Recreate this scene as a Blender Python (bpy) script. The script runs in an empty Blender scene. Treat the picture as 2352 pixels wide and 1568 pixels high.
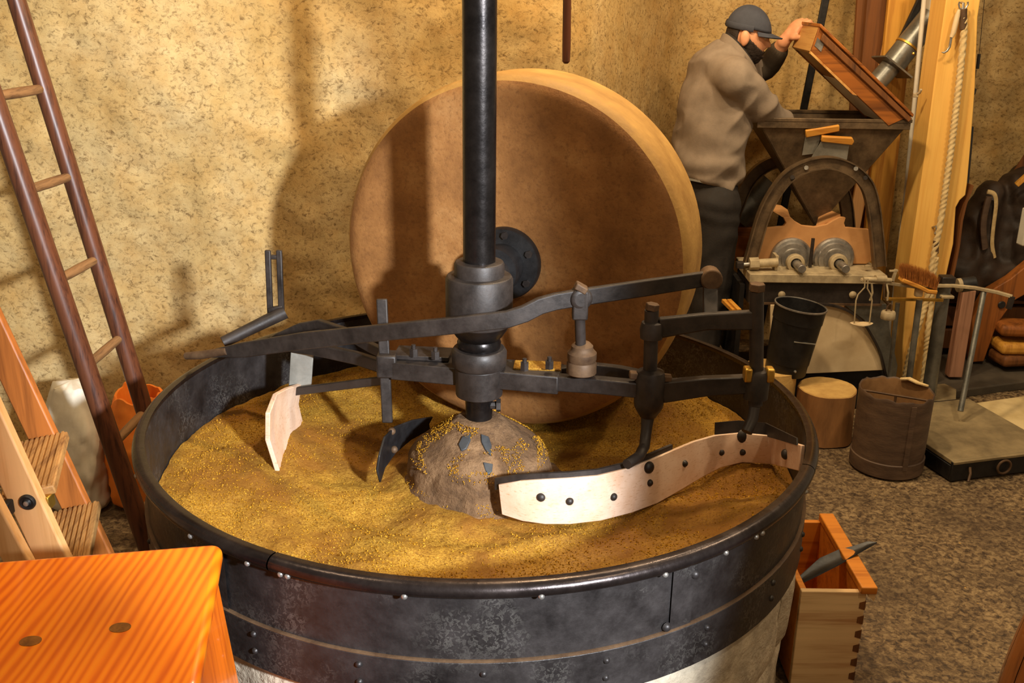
import bpy, bmesh, math, random
from math import sin, cos, tan, pi, radians, sqrt, atan2, exp
from mathutils import Vector, Matrix, Quaternion, noise
random.seed(7)
SC = bpy.context.scene
COL = SC.collection

# ------------------------------------------------------------------ camera
FPX, PITCH, ROLL, EYE = 2300.0, radians(19.53), radians(0.74), 1.68
_F = Vector((0, cos(PITCH), -sin(PITCH)))
_U0 = Vector((0, sin(PITCH), cos(PITCH)))
_X = Vector((1, 0, 0)) * cos(ROLL) + _U0 * sin(ROLL)
_U = Vector((1, 0, 0)) * -sin(ROLL) + _U0 * cos(ROLL)
_O = Vector((0, 0, EYE))
cam_data = bpy.data.cameras.new('camera')
cam = bpy.data.objects.new('camera', cam_data)
COL.objects.link(cam)
cam_data.sensor_width = 36.0
cam_data.lens = 36.0 * FPX / 2352.0
cam_data.clip_start = 0.05
m = Matrix((( _X.x, _U.x, -_F.x, 0), (_X.y, _U.y, -_F.y, 0), (_X.z, _U.z, -_F.z, EYE), (0, 0, 0, 1)))
cam.matrix_world = m
SC.camera = cam

# ------------------------------------------------------------------ view, world, lights
SC.view_settings.view_transform = 'Standard'
SC.view_settings.look = 'None'
SC.view_settings.gamma = 1.0
SC.view_settings.use_curve_mapping = False
SC.view_settings.exposure = 0.0
W = bpy.data.worlds.new('room_ambient')
SC.world = W
W.use_nodes = True
W.node_tree.nodes['Background'].inputs[0].default_value = (1.0, 0.72, 0.42, 1)
W.node_tree.nodes['Background'].inputs[1].default_value = 0.30

def lamp(name, kind, loc, energy, color, target=None, **kw):
    d = bpy.data.lights.new(name, kind)
    d.energy = energy
    d.color = color
    for k, v in kw.items():
        setattr(d, k, v)
    o = bpy.data.objects.new(name, d)
    COL.objects.link(o)
    o.location = loc
    if target is not None:
        o.rotation_euler = (Vector(target) - Vector(loc)).to_track_quat('-Z', 'Y').to_euler()
    return o

WARM = (1.0, 0.78, 0.50)
lamp('lamp_over_mill', 'POINT', (0.30, 2.95, 2.75), 115, (1.0, 0.74, 0.43), shadow_soft_size=0.07)
lamp('lamp_front', 'POINT', (1.25, 0.9, 2.7), 40, (1.0, 0.78, 0.50), shadow_soft_size=0.06)
lamp('fill_left', 'POINT', (-1.1, 1.7, 2.75), 38, WARM, shadow_soft_size=0.07)  # added fill to brighten the left wall, stool and ladder
lamp('fill_right', 'POINT', (0.95, 3.10, 2.75), 62, WARM, shadow_soft_size=0.07)  # added fill to brighten the floor and machine on the right
lamp('fill_far_right', 'POINT', (1.75, 2.75, 2.75), 62, WARM, shadow_soft_size=0.07)  # another added fill, for the scale deck and far right floor
day = lamp('daylight_opening', 'SPOT', (1.55, -0.8, 2.1), 1600, (0.88, 0.94, 1.0), (-0.576, 2.35, 0.86),
           spot_size=radians(42), spot_blend=0.22, shadow_soft_size=0.10)
day.scale = (0.46, 1, 1)

# ------------------------------------------------------------------ helpers
def ray(px, py):
    return _F + _X * ((px - 1176) / FPX) - _U * ((py - 784) / FPX)
def at(px, py, y):
    d = ray(px, py)
    return _O + d * (y / d.y)
def atz(px, py, z):
    d = ray(px, py)
    return _O + d * ((z - EYE) / d.z)
def V(*a):
    return Vector(a)
def S(r, g, b):
    f = lambda c: ((c / 255.0 + 0.055) / 1.055) ** 2.4 if c > 10 else c / 255.0 / 12.92
    return (f(r), f(g), f(b), 1.0)

ORIGIN = {}
class MB:
    """collects shapes in world coordinates, then links them as one mesh object"""
    def __init__(s):
        s.v, s.f = [], []
    def add(s, vs, fs):
        n = len(s.v)
        s.v += [Vector(p) for p in vs]
        s.f += [tuple(i + n for i in f) for f in fs]
        return s
    def box(s, c, size, rz=0.0, rot=None):
        c = Vector(c); h = Vector(size) / 2
        M = rot if rot is not None else Matrix.Rotation(rz, 3, 'Z')
        vs = [c + M @ Vector((x * h.x, y * h.y, z * h.z)) for x in (-1, 1) for y in (-1, 1) for z in (-1, 1)]
        return s.add(vs, [(0, 1, 3, 2), (4, 6, 7, 5), (0, 4, 5, 1), (2, 3, 7, 6), (0, 2, 6, 4), (1, 5, 7, 3)])
    def beam(s, p0, p1, w, h, up=(0, 0, 1)):
        """square bar from p0 to p1; w across, h along up"""
        p0, p1 = Vector(p0), Vector(p1)
        return s.path([p0, p1], w, h, up)
    def path(s, pts, w, h, up=(0, 0, 1)):
        """flat bar along points; w sideways, h along up"""
        pts = [Vector(p) for p in pts]
        up = Vector(up)
        rings = []
        for i, p in enumerate(pts):
            t = (pts[min(i + 1, len(pts) - 1)] - pts[max(i - 1, 0)]).normalized()
            side = t.cross(up).normalized()
            u = side.cross(t).normalized()
            ww = w[i] if isinstance(w, (list, tuple)) else w
            hh = h[i] if isinstance(h, (list, tuple)) else h
            rings.append([p + side * (a * ww / 2) + u * (b * hh / 2) for a, b in ((-1, -1), (1, -1), (1, 1), (-1, 1))])
        vs = [q for r in rings for q in r]
        fs = []
        for i in range(len(pts) - 1):
            for k in range(4):
                a, b = i * 4 + k, i * 4 + (k + 1) % 4
                fs.append((a, b, b + 4, a + 4))
        fs.append((3, 2, 1, 0)); e = (len(pts) - 1) * 4
        fs.append((e, e + 1, e + 2, e + 3))
        return s.add(vs, fs)
    def tube(s, pts, r, n=12, caps=True, ref=None, twist=None):
        """round tube along points; r number, list per point, or (a, b) for elliptic rings with a along ref"""
        pts = [Vector(p) for p in pts]
        rings = []
        up = Vector(ref) if ref is not None else Vector((0.31, 0.17, 0.93))
        prev = None
        for i, p in enumerate(pts):
            t = (pts[min(i + 1, len(pts) - 1)] - pts[max(i - 1, 0)])
            t = t.normalized() if t.length > 1e-9 else Vector((0, 0, 1))
            if prev is None:
                a = up - t * up.dot(t)
                if a.length < 1e-3:
                    a = Vector((1, 0, 0)) - t * t.x
            else:
                a = prev - t * prev.dot(t)
            a.normalize(); prev = a
            b = t.cross(a)
            ri = r[i] if isinstance(r, list) else r
            ra, rb = (ri if isinstance(ri, (list, tuple)) else (ri, ri))
            ring = []
            for k in range(n):
                ph = 2 * pi * k / n
                q = 1.0
                if twist:
                    q = 1.0 + twist[0] * cos(twist[1] * (ph - twist[2] * i))
                ring.append(p + a * (cos(ph) * ra * q) + b * (sin(ph) * rb * q))
            rings.append(ring)
        vs = [q for rr in rings for q in rr]
        fs = []
        for i in range(len(pts) - 1):
            for k in range(n):
                a0, a1 = i * n + k, i * n + (k + 1) % n
                fs.append((a0, a1, a1 + n, a0 + n))
        if caps:
            fs.append(tuple(range(n - 1, -1, -1)))
            e = (len(pts) - 1) * n
            fs.append(tuple(range(e, e + n)))
        return s.add(vs, fs)
    def capsule(s, p0, p1, r0, r1, n=12):
        p0, p1 = Vector(p0), Vector(p1)
        t = (p1 - p0).normalized()
        P, R = [], []
        for k in range(4):
            a = pi / 2 * k / 4
            P.append(p0 - t * r0 * cos(a)); R.append(max(r0 * sin(a), 1e-4))
        P += [p0, p1]; R += [r0, r1]
        for k in range(3, -1, -1):
            a = pi / 2 * k / 4
            P.append(p1 + t * r1 * cos(a)); R.append(max(r1 * sin(a), 1e-4))
        return s.tube(P, R, n)
    def lathe(s, prof, o, axis=(0, 0, 1), n=32, a0=0.0, a1=2 * pi, wob=None):
        """prof = [(r, h)] revolved round axis through o"""
        o = Vector(o); ax = Vector(axis).normalized()
        u = ax.orthogonal().normalized() if abs(ax.z) < 0.999 else Vector((1, 0, 0))
        w = ax.cross(u)
        full = abs(a1 - a0 - 2 * pi) < 1e-6
        m_ = n if full else n + 1
        vs = []
        for r, h in prof:
            for k in range(m_):
                a = a0 + (a1 - a0) * k / n
                rr = r if wob is None else r * wob(a, h)
                vs.append(o + u * (rr * cos(a)) + w * (rr * sin(a)) + ax * h)
        fs = []
        for i in range(len(prof) - 1):
            for k in range(n):
                a, b = i * m_ + k, i * m_ + (k + 1) % m_
                fs.append((a, b, b + m_, a + m_))
        if full and prof[0] != prof[-1]:
            if prof[0][0] > 1e-6: fs.append(tuple(range(m_ - 1, -1, -1)))
            e = (len(prof) - 1) * m_
            if prof[-1][0] > 1e-6: fs.append(tuple(range(e, e + m_)))
        return s.add(vs, fs)
    def cyl(s, p0, p1, r, n=20, r1=None):
        return s.tube([p0, p1], [r, r if r1 is None else r1], n)
    def prism(s, poly, d):
        """polygon (world points) extruded by vector d"""
        d = Vector(d); n = len(poly)
        poly = [Vector(p) for p in poly]
        vs = poly + [p + d for p in poly]
        fs = [tuple(range(n - 1, -1, -1)), tuple(range(n, 2 * n))]
        fs += [(i, (i + 1) % n, (i + 1) % n + n, i + n) for i in range(n)]
        return s.add(vs, fs)
    def ball(s, c, r, n=16, rot=None):
        c = Vector(c)
        r = Vector(r) if isinstance(r, (tuple, list, Vector)) else Vector((r, r, r))
        M = rot or Matrix.Identity(3)
        m_ = n // 2
        vs = []
        for i in range(m_ + 1):
            th = pi * i / m_
            for k in range(n):
                a = 2 * pi * k / n
                vs.append(c + M @ Vector((r.x * sin(th) * cos(a), r.y * sin(th) * sin(a), -r.z * cos(th))))
        fs = [(i * n + k, i * n + (k + 1) % n, (i + 1) * n + (k + 1) % n, (i + 1) * n + k) for i in range(m_) for k in range(n)]
        return s.add(vs, fs)
    def sheet(s, rows, th=0.0):
        """grid of points (rows of equal length); th gives thickness along the local normal"""
        R, C = len(rows), len(rows[0])
        P = [[Vector(p) for p in r] for r in rows]
        vs = [p for r in P for p in r]
        q = lambda i, j: i * C + j
        fs = [(q(i, j), q(i, j + 1), q(i + 1, j + 1), q(i + 1, j)) for i in range(R - 1) for j in range(C - 1)]
        if th:
            N = len(vs); back = []
            for i in range(R):
                for j in range(C):
                    a = P[min(i + 1, R - 1)][j] - P[max(i - 1, 0)][j]
                    b = P[i][min(j + 1, C - 1)] - P[i][max(j - 1, 0)]
                    back.append(P[i][j] + b.cross(a).normalized() * th)
            vs = vs + back
            fs += [tuple(x + N for x in reversed(f)) for f in list(fs)]
            rim = [q(0, j) for j in range(C)] + [q(i, C - 1) for i in range(1, R)] + [q(R - 1, j) for j in range(C - 2, -1, -1)] + [q(i, 0) for i in range(R - 2, 0, -1)]
            fs += [(rim[k], rim[k] + N, rim[(k + 1) % len(rim)] + N, rim[(k + 1) % len(rim)]) for k in range(len(rim))]
        return s.add(vs, fs)
    def build(s, name, mat, parent=None, bevel=0.0, smooth=40, org=None, sub=0, weld=True, seg=2, warp=None):
        if parent is not None:
            o0 = ORIGIN[parent.name]
        elif org is not None:
            o0 = Vector(org)
        else:
            lo = Vector((min(p.x for p in s.v), min(p.y for p in s.v), min(p.z for p in s.v)))
            hi = Vector((max(p.x for p in s.v), max(p.y for p in s.v), max(p.z for p in s.v)))
            o0 = Vector(((lo.x + hi.x) / 2, (lo.y + hi.y) / 2, lo.z))
        if warp:
            s.v = [warp(p) for p in s.v]
        me = bpy.data.meshes.new(name)
        me.from_pydata([p - o0 for p in s.v], [], s.f)
        bm = bmesh.new(); bm.from_mesh(me)
        if weld:
            bmesh.ops.remove_doubles(bm, verts=bm.verts, dist=1e-5)
        bmesh.ops.recalc_face_normals(bm, faces=bm.faces)
        bm.to_mesh(me); bm.free()
        if smooth:
            me.shade_smooth()
            me.set_sharp_from_angle(angle=radians(smooth))
        o = bpy.data.objects.new(name, me)
        COL.objects.link(o)
        if parent is None:
            o.location = o0
        else:
            o.parent = parent
        ORIGIN[o.name] = o0.copy()
        me.materials.append(mat)
        if bevel:
            b = o.modifiers.new('edges', 'BEVEL'); b.width = bevel; b.segments = seg; b.limit_method = 'ANGLE'; b.angle_limit = radians(35)
            b.harden_normals = False
        if sub:
            u = o.modifiers.new('sub', 'SUBSURF'); u.levels = sub; u.render_levels = sub
        return o

def fuse(o, voxel=0.006, it=6, disp=None):
    """melts the overlapping shapes of a mesh into one continuous skin"""
    r = o.modifiers.new('r', 'REMESH'); r.mode = 'VOXEL'; r.voxel_size = voxel
    q = o.modifiers.new('s', 'SMOOTH'); q.factor = 0.5; q.iterations = it
    dg = bpy.context.evaluated_depsgraph_get(); dg.update()
    me = bpy.data.meshes.new_from_object(o.evaluated_get(dg))
    o.modifiers.clear()
    old = o.data; nm = old.name
    o.data = me
    bpy.data.meshes.remove(old); me.name = nm
    if disp:
        nn = [v.normal.copy() for v in me.vertices]
        for v, n_ in zip(me.vertices, nn):
            v.co += n_ * disp(v.co)
    me.shade_smooth()
    return o

def thing(name, label, cat, loc, group=None):
    o = bpy.data.objects.new(name, None)
    o.empty_display_size = 0.05
    COL.objects.link(o)
    o.location = Vector(loc)
    o['label'] = label; o['category'] = cat
    if group: o['group'] = group
    ORIGIN[o.name] = Vector(loc)
    return o
def tag(o, label, cat, group=None, kind=None):
    o['label'] = label; o['category'] = cat
    if group: o['group'] = group
    if kind: o['kind'] = kind
    return o
def stamp(src, name, parent, loc, rot=(0, 0, 0), scale=1.0):
    """a copy of a part that shares its mesh; loc in world"""
    o = src.copy(); o.name = name
    COL.objects.link(o); o.parent = parent
    o.location = Vector(loc) - ORIGIN[parent.name]; o.rotation_euler = rot
    o.scale = (scale, scale, scale)
    return o

# ------------------------------------------------------------------ materials
class NT:
    def __init__(s, name):
        s.m = bpy.data.materials.new(name); s.m.use_nodes = True
        s.t = s.m.node_tree; s.n = s.t.nodes; s.l = s.t.links
        s.b = s.n['Principled BSDF']
        s.tc = s.n.new('ShaderNodeTexCoord')
    def mapping(s, scale=(1, 1, 1), src='Object', rot=(0, 0, 0)):
        mp = s.n.new('ShaderNodeMapping'); mp.inputs['Scale'].default_value = scale; mp.inputs['Rotation'].default_value = rot
        s.l.new(s.tc.outputs[src], mp.inputs[0]); return mp.outputs[0]
    def noise(s, vec, scale, detail=6, rough=0.6, dist=0.0):
        x = s.n.new('ShaderNodeTexNoise'); x.inputs['Scale'].default_value = scale; x.inputs['Detail'].default_value = detail
        x.inputs['Roughness'].default_value = rough; x.inputs['Distortion'].default_value = dist
        s.l.new(vec, x.inputs['Vector']); return x.outputs['Fac']
    def voro(s, vec, scale, feature='F1', out='Distance'):
        x = s.n.new('ShaderNodeTexVoronoi'); x.feature = feature; x.inputs['Scale'].default_value = scale
        s.l.new(vec, x.inputs['Vector']); return x.outputs[out]
    def wave(s, vec, scale, dist, dscale=1.5, kind='BANDS', direction='X', detail=2):
        x = s.n.new('ShaderNodeTexWave'); x.wave_type = kind
        if kind == 'BANDS': x.bands_direction = direction
        else: x.rings_direction = direction
        x.inputs['Scale'].default_value = scale; x.inputs['Distortion'].default_value = dist
        x.inputs['Detail'].default_value = detail; x.inputs['Detail Scale'].default_value = dscale
        s.l.new(vec, x.inputs['Vector']); return x.outputs['Fac']
    def ramp(s, fac, stops):
        r = s.n.new('ShaderNodeValToRGB'); e = r.color_ramp.elements
        while len(e) < len(stops): e.new(0.5)
        for el, (p, c) in zip(e, stops):
            el.position = p; el.color = c if len(c) == 4 else (*c, 1)
        s.l.new(fac, r.inputs[0]); return r.outputs[0]
    def mix(s, fac, a, b, mode='MIX'):
        x = s.n.new('ShaderNodeMix'); x.data_type = 'RGBA'; x.blend_type = mode
        if isinstance(fac, (int, float)): x.inputs[0].default_value = fac
        else: s.l.new(fac, x.inputs[0])
        for i, q in ((6, a), (7, b)):
            if isinstance(q, tuple): x.inputs[i].default_value = q
            else: s.l.new(q, x.inputs[i])
        return x.outputs[2]
    def math(s, op, a, b):
        x = s.n.new('ShaderNodeMath'); x.operation = op
        for i, q in ((0, a), (1, b)):
            if isinstance(q, (int, float)): x.inputs[i].default_value = q
            else: s.l.new(q, x.inputs[i])
        return x.outputs[0]
    def bump(s, h, strength, dist=0.01, prev=None):
        x = s.n.new('ShaderNodeBump'); x.inputs['Strength'].default_value = strength; x.inputs['Distance'].default_value = dist
        s.l.new(h, x.inputs['Height'])
        if prev is not None: s.l.new(prev, x.inputs['Normal'])
        return x.outputs[0]
    def done(s, col=None, rough=None, metal=0.0, nrm=None, spec=0.5, coat=0.0):
        if col is not None:
            if isinstance(col, tuple): s.b.inputs['Base Color'].default_value = col
            else: s.l.new(col, s.b.inputs['Base Color'])
        if rough is not None:
            if isinstance(rough, (int, float)): s.b.inputs['Roughness'].default_value = rough
            else: s.l.new(rough, s.b.inputs['Roughness'])
        s.b.inputs['Metallic'].default_value = metal
        s.b.inputs['Specular IOR Level'].default_value = spec
        s.b.inputs['Coat Weight'].default_value = coat
        if nrm is not None: s.l.new(nrm, s.b.inputs['Normal'])
        return s.m
BLACK, WHITE = (0, 0, 0, 1), (1, 1, 1, 1)

def mottled(name, c1, c2, scale=12, rough=0.6, metal=0.0, bump=0.15, bscale=60, detail=6, stretch=(1, 1, 1), spec=0.4, lo=0.3, hi=0.7, bd=0.004):
    k = NT(name); v = k.mapping(stretch)
    a = k.noise(v, scale, detail, 0.65)
    col = k.ramp(a, [(lo, c1), (hi, c2)])
    b = k.noise(v, bscale, 4, 0.6)
    rr = k.ramp(a, [(0.2, (rough * 0.75,) * 3), (0.8, (min(1, rough * 1.2),) * 3)])
    return k.done(col, rr, metal, k.bump(b, bump, bd), spec)

def wood(name, light, dark, axis='X', scale=9, dist=3.0, rough=0.5, bump=0.12, coat=0.0, stretch=0.05):
    """axis = direction the grain runs"""
    k = NT(name)
    st = {'X': (stretch, 1, 1), 'Y': (1, stretch, 1), 'Z': (1, 1, stretch)}[axis]
    v = k.mapping(st)
    a = k.noise(v, scale * 3.2, 4, 0.55, 0.3)
    f = k.noise(v, scale * 14, 4, 0.6)
    g = k.math('ADD', k.math('MULTIPLY', a, 0.65), k.math('MULTIPLY', f, 0.35))
    col = k.ramp(g, [(0.34, dark), (0.52, light), (0.75, tuple(min(1, c * 1.15) for c in light[:3]))])
    big = k.noise(k.mapping(), 3, 3, 0.5)
    col = k.mix(k.ramp(big, [(0.45, (0,) * 3), (0.8, (0.45,) * 3)]), col, dark)
    return k.done(col, rough, 0, k.bump(g, bump, 0.003), 0.4, coat)

M = {}
# plaster wall
def wall_mat():
    k = NT('lime_plaster'); v = k.mapping()
    big = k.noise(v, 1.6, 5, 0.6, 0.5)
    med = k.noise(v, 9, 8, 0.7)
    fine = k.noise(k.mapping((1, 1, 1.25)), 52, 8, 0.8, 0.6)
    col = k.ramp(big, [(0.30, S(168, 134, 76)), (0.5, S(192, 162, 108)), (0.72, S(204, 180, 134))])
    col = k.mix(k.ramp(med, [(0.36, (0.5,) * 3), (0.60, (0,) * 3)]), col, S(166, 124, 64))
    col = k.mix(k.ramp(fine, [(0.36, (0.9,) * 3), (0.5, (0,) * 3)]), col, S(104, 78, 46))
    nb = k.bump(med, 0.25, 0.012); nb = k.bump(fine, 0.5, 0.007, nb)
    return k.done(col, 0.95, 0, nb, 0.1)
M['wall'] = wall_mat()
def floor_mat():
    k = NT('trodden_floor'); v = k.mapping()
    a = k.noise(v, 58, 8, 0.7, 0.6); b = k.noise(v, 2.5, 5, 0.6)
    col = k.ramp(a, [(0.38, S(56, 44, 34)), (0.5, S(120, 98, 70)), (0.62, S(166, 142, 104))])
    col = k.mix(k.ramp(b, [(0.35, (0.65,) * 3), (0.65, (0,) * 3)]), col, S(66, 52, 40))
    sp = k.voro(v, 26, 'F1')
    col = k.mix(k.math('MULTIPLY', k.ramp(sp, [(0.05, (1,) * 3), (0.09, (0,) * 3)]), k.ramp(k.noise(v, 17, 2), [(0.6, (0,) * 3), (0.63, (1,) * 3)])), col, S(196, 150, 66))
    return k.done(col, k.ramp(a, [(0.3, (0.45,) * 3), (0.7, (0.8,) * 3)]), 0, k.bump(a, 0.4, 0.008), 0.35)
M['floor'] = floor_mat()
def iron(name, c1, c2, rough=0.42, metal=0.75, spots=0.0, bump=0.12, bscale=45):
    k = NT(name); v = k.mapping()
    a = k.noise(v, 14, 7, 0.7); f = k.noise(v, 70, 4, 0.6)
    col = k.ramp(a, [(0.32, c1), (0.7, c2)])
    if spots:
        ring = k.ramp(k.noise(v, 95, 3, 0.6, 1.2), [(0.50, (0,) * 3), (0.56, (1,) * 3), (0.66, (0.35,) * 3)])
        mk = k.math('MULTIPLY', ring, k.ramp(k.noise(v, 6, 4), [(0.48, (0,) * 3), (0.66, (spots,) * 3)]))
        col = k.mix(mk, col, S(150, 146, 138))
    rr = k.ramp(a, [(0.25, (rough * 0.7,) * 3), (0.75, (min(1, rough * 1.35),) * 3)])
    return k.done(col, rr, metal, k.bump(f, bump, 0.004), 0.5)
M['pan_iron'] = iron('pan_sheet_iron', S(34, 31, 31), S(62, 57, 56), 0.46, 0.5, 0.3, 0.25)
M['rim_iron'] = iron('polished_rim_iron', S(44, 38, 38), S(70, 62, 60), 0.26, 0.85)
M['iron'] = iron('dark_machine_iron', S(32, 27, 25), S(60, 51, 46), 0.5, 0.3)
M['shaft_iron'] = iron('oiled_shaft_iron', S(30, 27, 27), S(52, 47, 45), 0.3, 0.8)
M['rust_iron'] = iron('brown_rusty_iron', S(66, 46, 32), S(112, 86, 60), 0.6, 0.35)
M['steel'] = iron('bright_worn_steel', S(120, 116, 112), S(186, 182, 176), 0.32, 0.7)
M['dusty_steel'] = mottled('flour_dusted_steel', S(142, 126, 100), S(196, 178, 142), 20, 0.65, 0.2)
M['hopper'] = iron('hopper_sheet_metal', S(74, 60, 46), S(124, 102, 76), 0.40, 0.45)
M['black'] = iron('black_painted_iron', S(22, 21, 22), S(42, 40, 40), 0.45, 0.3)
M['grey_plate'] = iron('grey_zinc_plate', S(128, 126, 118), S(160, 156, 146), 0.45, 0.35)
M['pipe'] = iron('grey_sheet_pipe', S(92, 92, 88), S(132, 130, 122), 0.36, 0.6)
M['brass'] = iron('aged_brass', S(170, 128, 48), S(206, 166, 78), 0.35, 0.8)
def blade_mat():
    k = NT('worn_scraper_face'); v = k.mapping()
    a = k.noise(v, 10, 6, 0.65); f = k.noise(k.mapping((1, 1, 4)), 70, 4, 0.7)
    col = k.ramp(a, [(0.3, S(206, 164, 132)), (0.65, S(226, 196, 172))])
    col = k.mix(k.ramp(f, [(0.3, (0.55,) * 3), (0.45, (0,) * 3)]), col, S(168, 112, 54))
    return k.done(col, 0.42, 0.0, k.bump(f, 0.1, 0.002), 0.5)
M['blade'] = blade_mat()
def stone_disc():
    k = NT('millstone_granite'); v = k.mapping()
    a = k.noise(v, 7, 7, 0.65); f = k.noise(v, 90, 5, 0.7)
    ring = k.noise(k.mapping((1, 1, 1)), 26, 3, 0.5)
    col = k.ramp(a, [(0.3, S(112, 72, 34)), (0.55, S(142, 96, 50)), (0.75, S(160, 116, 68))])
    col = k.mix(k.ramp(f, [(0.32, (0.6,) * 3), (0.5, (0,) * 3)]), col, S(104, 66, 32))
    col = k.mix(k.ramp(ring, [(0.55, (0,) * 3), (0.75, (0.4,) * 3)]), col, S(120, 76, 36))
    return k.done(col, 0.72, 0, k.bump(f, 0.3, 0.006), 0.3)
M['stone'] = stone_disc()
M['stone_rim'] = mottled('millstone_tread', S(138, 100, 46), S(178, 138, 72), 9, 0.7, 0, 0.3, 70)  # paler than the face: meal dust plus the edge highlight put into colour
def hub_mat():
    k = NT('bed_stone'); v = k.mapping()
    a = k.noise(v, 12, 7, 0.7, 0.5); f = k.noise(v, 60, 6, 0.7)
    col = k.ramp(a, [(0.3, S(74, 54, 36)), (0.5, S(112, 84, 58)), (0.72, S(148, 116, 84))])
    col = k.mix(k.ramp(f, [(0.3, (0.7,) * 3), (0.46, (0,) * 3)]), col, S(74, 56, 44))
    return k.done(col, 0.85, 0, k.bump(f, 0.8, 0.012, k.bump(a, 0.6, 0.02)), 0.2)
M['hub'] = hub_mat()
M['plinth'] = mottled('plinth_limestone', S(150, 138, 120), S(206, 192, 168), 16, 0.9, 0, 0.6, 60, bd=0.01)
def grain_mat():
    k = NT('ground_nut_meal'); v = k.mapping()
    f = k.noise(v, 210, 5, 0.75); big = k.noise(v, 4.5, 5, 0.6, 0.6); g = k.noise(v, 85, 4, 0.7)
    col = k.ramp(f, [(0.33, S(92, 60, 14)), (0.48, S(166, 120, 32)), (0.66, S(204, 160, 62))])
    col = k.mix(k.ramp(big, [(0.40, (0.0,) * 3), (0.60, (0.85,) * 3)]), col, S(136, 88, 24))
    col = k.mix(k.ramp(g, [(0.30, (0.6,) * 3), (0.45, (0,) * 3)]), col, S(98, 58, 12))
    return k.done(col, 0.62, 0, k.bump(k.math('ADD', f, k.math('MULTIPLY', g, 0.7)), 0.7, 0.008), 0.3)
M['grain'] = grain_mat()
def flake_mat():
    k = NT('nut_flakes'); v = k.mapping()
    f = k.noise(v, 130, 3, 0.7)
    return k.done(k.ramp(f, [(0.35, S(116, 74, 18)), (0.5, S(166, 118, 32)), (0.65, S(194, 150, 56))]), 1.0, 0, None, 0.0)
M['flake'] = flake_mat()
M['ladder'] = wood('dark_varnished_ash', S(92, 52, 32), S(48, 25, 18), 'Z', 26, 2.5, 0.38, 0.1)
M['rung'] = wood('worn_round_rung', S(128, 92, 56), S(84, 56, 32), 'Y', 30, 2, 0.6)
def pine():
    k = NT('varnished_orange_pine'); v = k.mapping((1, 0.11, 1), rot=(0, 0, radians(10)))
    w = k.wave(v, 20, 9, 0.7, 'BANDS', 'X', 3); n = k.noise(v, 60, 4, 0.6); n2 = k.noise(v, 22, 3, 0.5)
    f = k.math('ADD', k.math('ADD', k.math('MULTIPLY', w, 0.4), k.math('MULTIPLY', n, 0.2)), k.math('MULTIPLY', n2, 0.4))
    col = k.ramp(f, [(0.2, S(206, 86, 4)), (0.5, S(236, 122, 8)), (0.8, S(244, 142, 18))])
    return k.done(col, 0.3, 0, k.bump(f, 0.05, 0.002), 0.5, 0.35)
M['pine'] = pine()
M['pine_side'] = wood('varnished_pine_side', S(226, 112, 14), S(182, 78, 8), 'Z', 14, 3, 0.35, 0.05, 0.3)
M['knot'] = mottled('pine_knot', S(96, 56, 16), S(150, 94, 28), 60, 0.4)
M['step_tan'] = wood('pale_step_wood', S(228, 176, 118), S(206, 146, 84), 'Z', 9, 1.5, 0.5, 0.05)
M['step_brown'] = wood('brown_step_wood', S(160, 92, 38), S(118, 64, 24), 'Z', 9, 2, 0.5)
M['tread'] = wood('ribbed_tread_wood', S(170, 124, 70), S(118, 78, 42), 'Y', 20, 2, 0.6)
M['oak_lid'] = wood('old_oiled_lid_wood', S(158, 92, 34), S(84, 46, 18), 'X', 6, 3, 0.42)
M['oak_lid_lit'] = wood('lid_wood_lit', S(206, 158, 92), S(164, 96, 34), 'Y', 8, 3, 0.5)  # paler copy of the lid wood, strong light on its end painted in
M['lining'] = mottled('white_lid_lining', S(222, 214, 196), S(238, 232, 220), 10, 0.55)
M['beam'] = wood('pale_fir_beam', S(232, 184, 96), S(216, 158, 74), 'Z', 5, 2.2, 0.6, 0.08)
M['plank_gold'] = wood('golden_plank', S(206, 150, 60), S(160, 102, 32), 'Z', 8, 2.5, 0.6)
M['plank_dark'] = wood('dark_brown_plank', S(116, 70, 30), S(70, 40, 18), 'Z', 8, 2.5, 0.65)
M['board_tan'] = mottled('tan_fibre_board', S(176, 124, 74), S(202, 150, 96), 8, 0.75, 0, 0.08, 60)
M['apron'] = mottled('cream_painted_board', S(190, 164, 124), S(222, 200, 162), 5, 0.6, 0, 0.05, 40)
M['crate'] = wood('raw_crate_pine', S(222, 190, 140), S(170, 120, 72), 'X', 7, 4, 0.75, 0.12)
M['crate_in'] = wood('oil_soaked_crate_inside', S(206, 128, 40), S(160, 88, 20), 'X', 7, 3, 0.5)
M['handle'] = wood('scraper_handle_wood', S(206, 146, 58), S(172, 106, 36), 'X', 24, 2, 0.5)
M['log'] = mottled('bark_stripped_log', S(92, 60, 34), S(176, 126, 76), 7, 0.75, 0, 0.4, 30, stretch=(1, 1, 0.25))
M['log_end'] = mottled('sawn_log_end', S(176, 136, 76), S(212, 174, 104), 14, 0.85, 0, 0.3, 80)
M['bushel'] = mottled('old_measure_wood', S(66, 50, 42), S(110, 88, 70), 7, 0.65, 0, 0.2, 50, stretch=(1, 1, 3.5))
M['bushel_in'] = mottled('old_measure_inside', S(122, 88, 54), S(156, 118, 76), 12, 0.7)
M['rope'] = mottled('hemp_rope', S(190, 160, 108), S(224, 200, 150), 60, 0.9, 0, 0.4, 300)
M['bristle'] = mottled('bristle_hair', S(122, 68, 22), S(176, 108, 42), 60, 0.8)
M['skin'] = mottled('skin', S(206, 142, 104), S(222, 160, 120), 20, 0.5, 0, 0.06, 120)
M['hair'] = mottled('dark_hair', S(34, 26, 22), S(56, 44, 36), 60, 0.7, 0, 0.5, 160)
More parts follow.
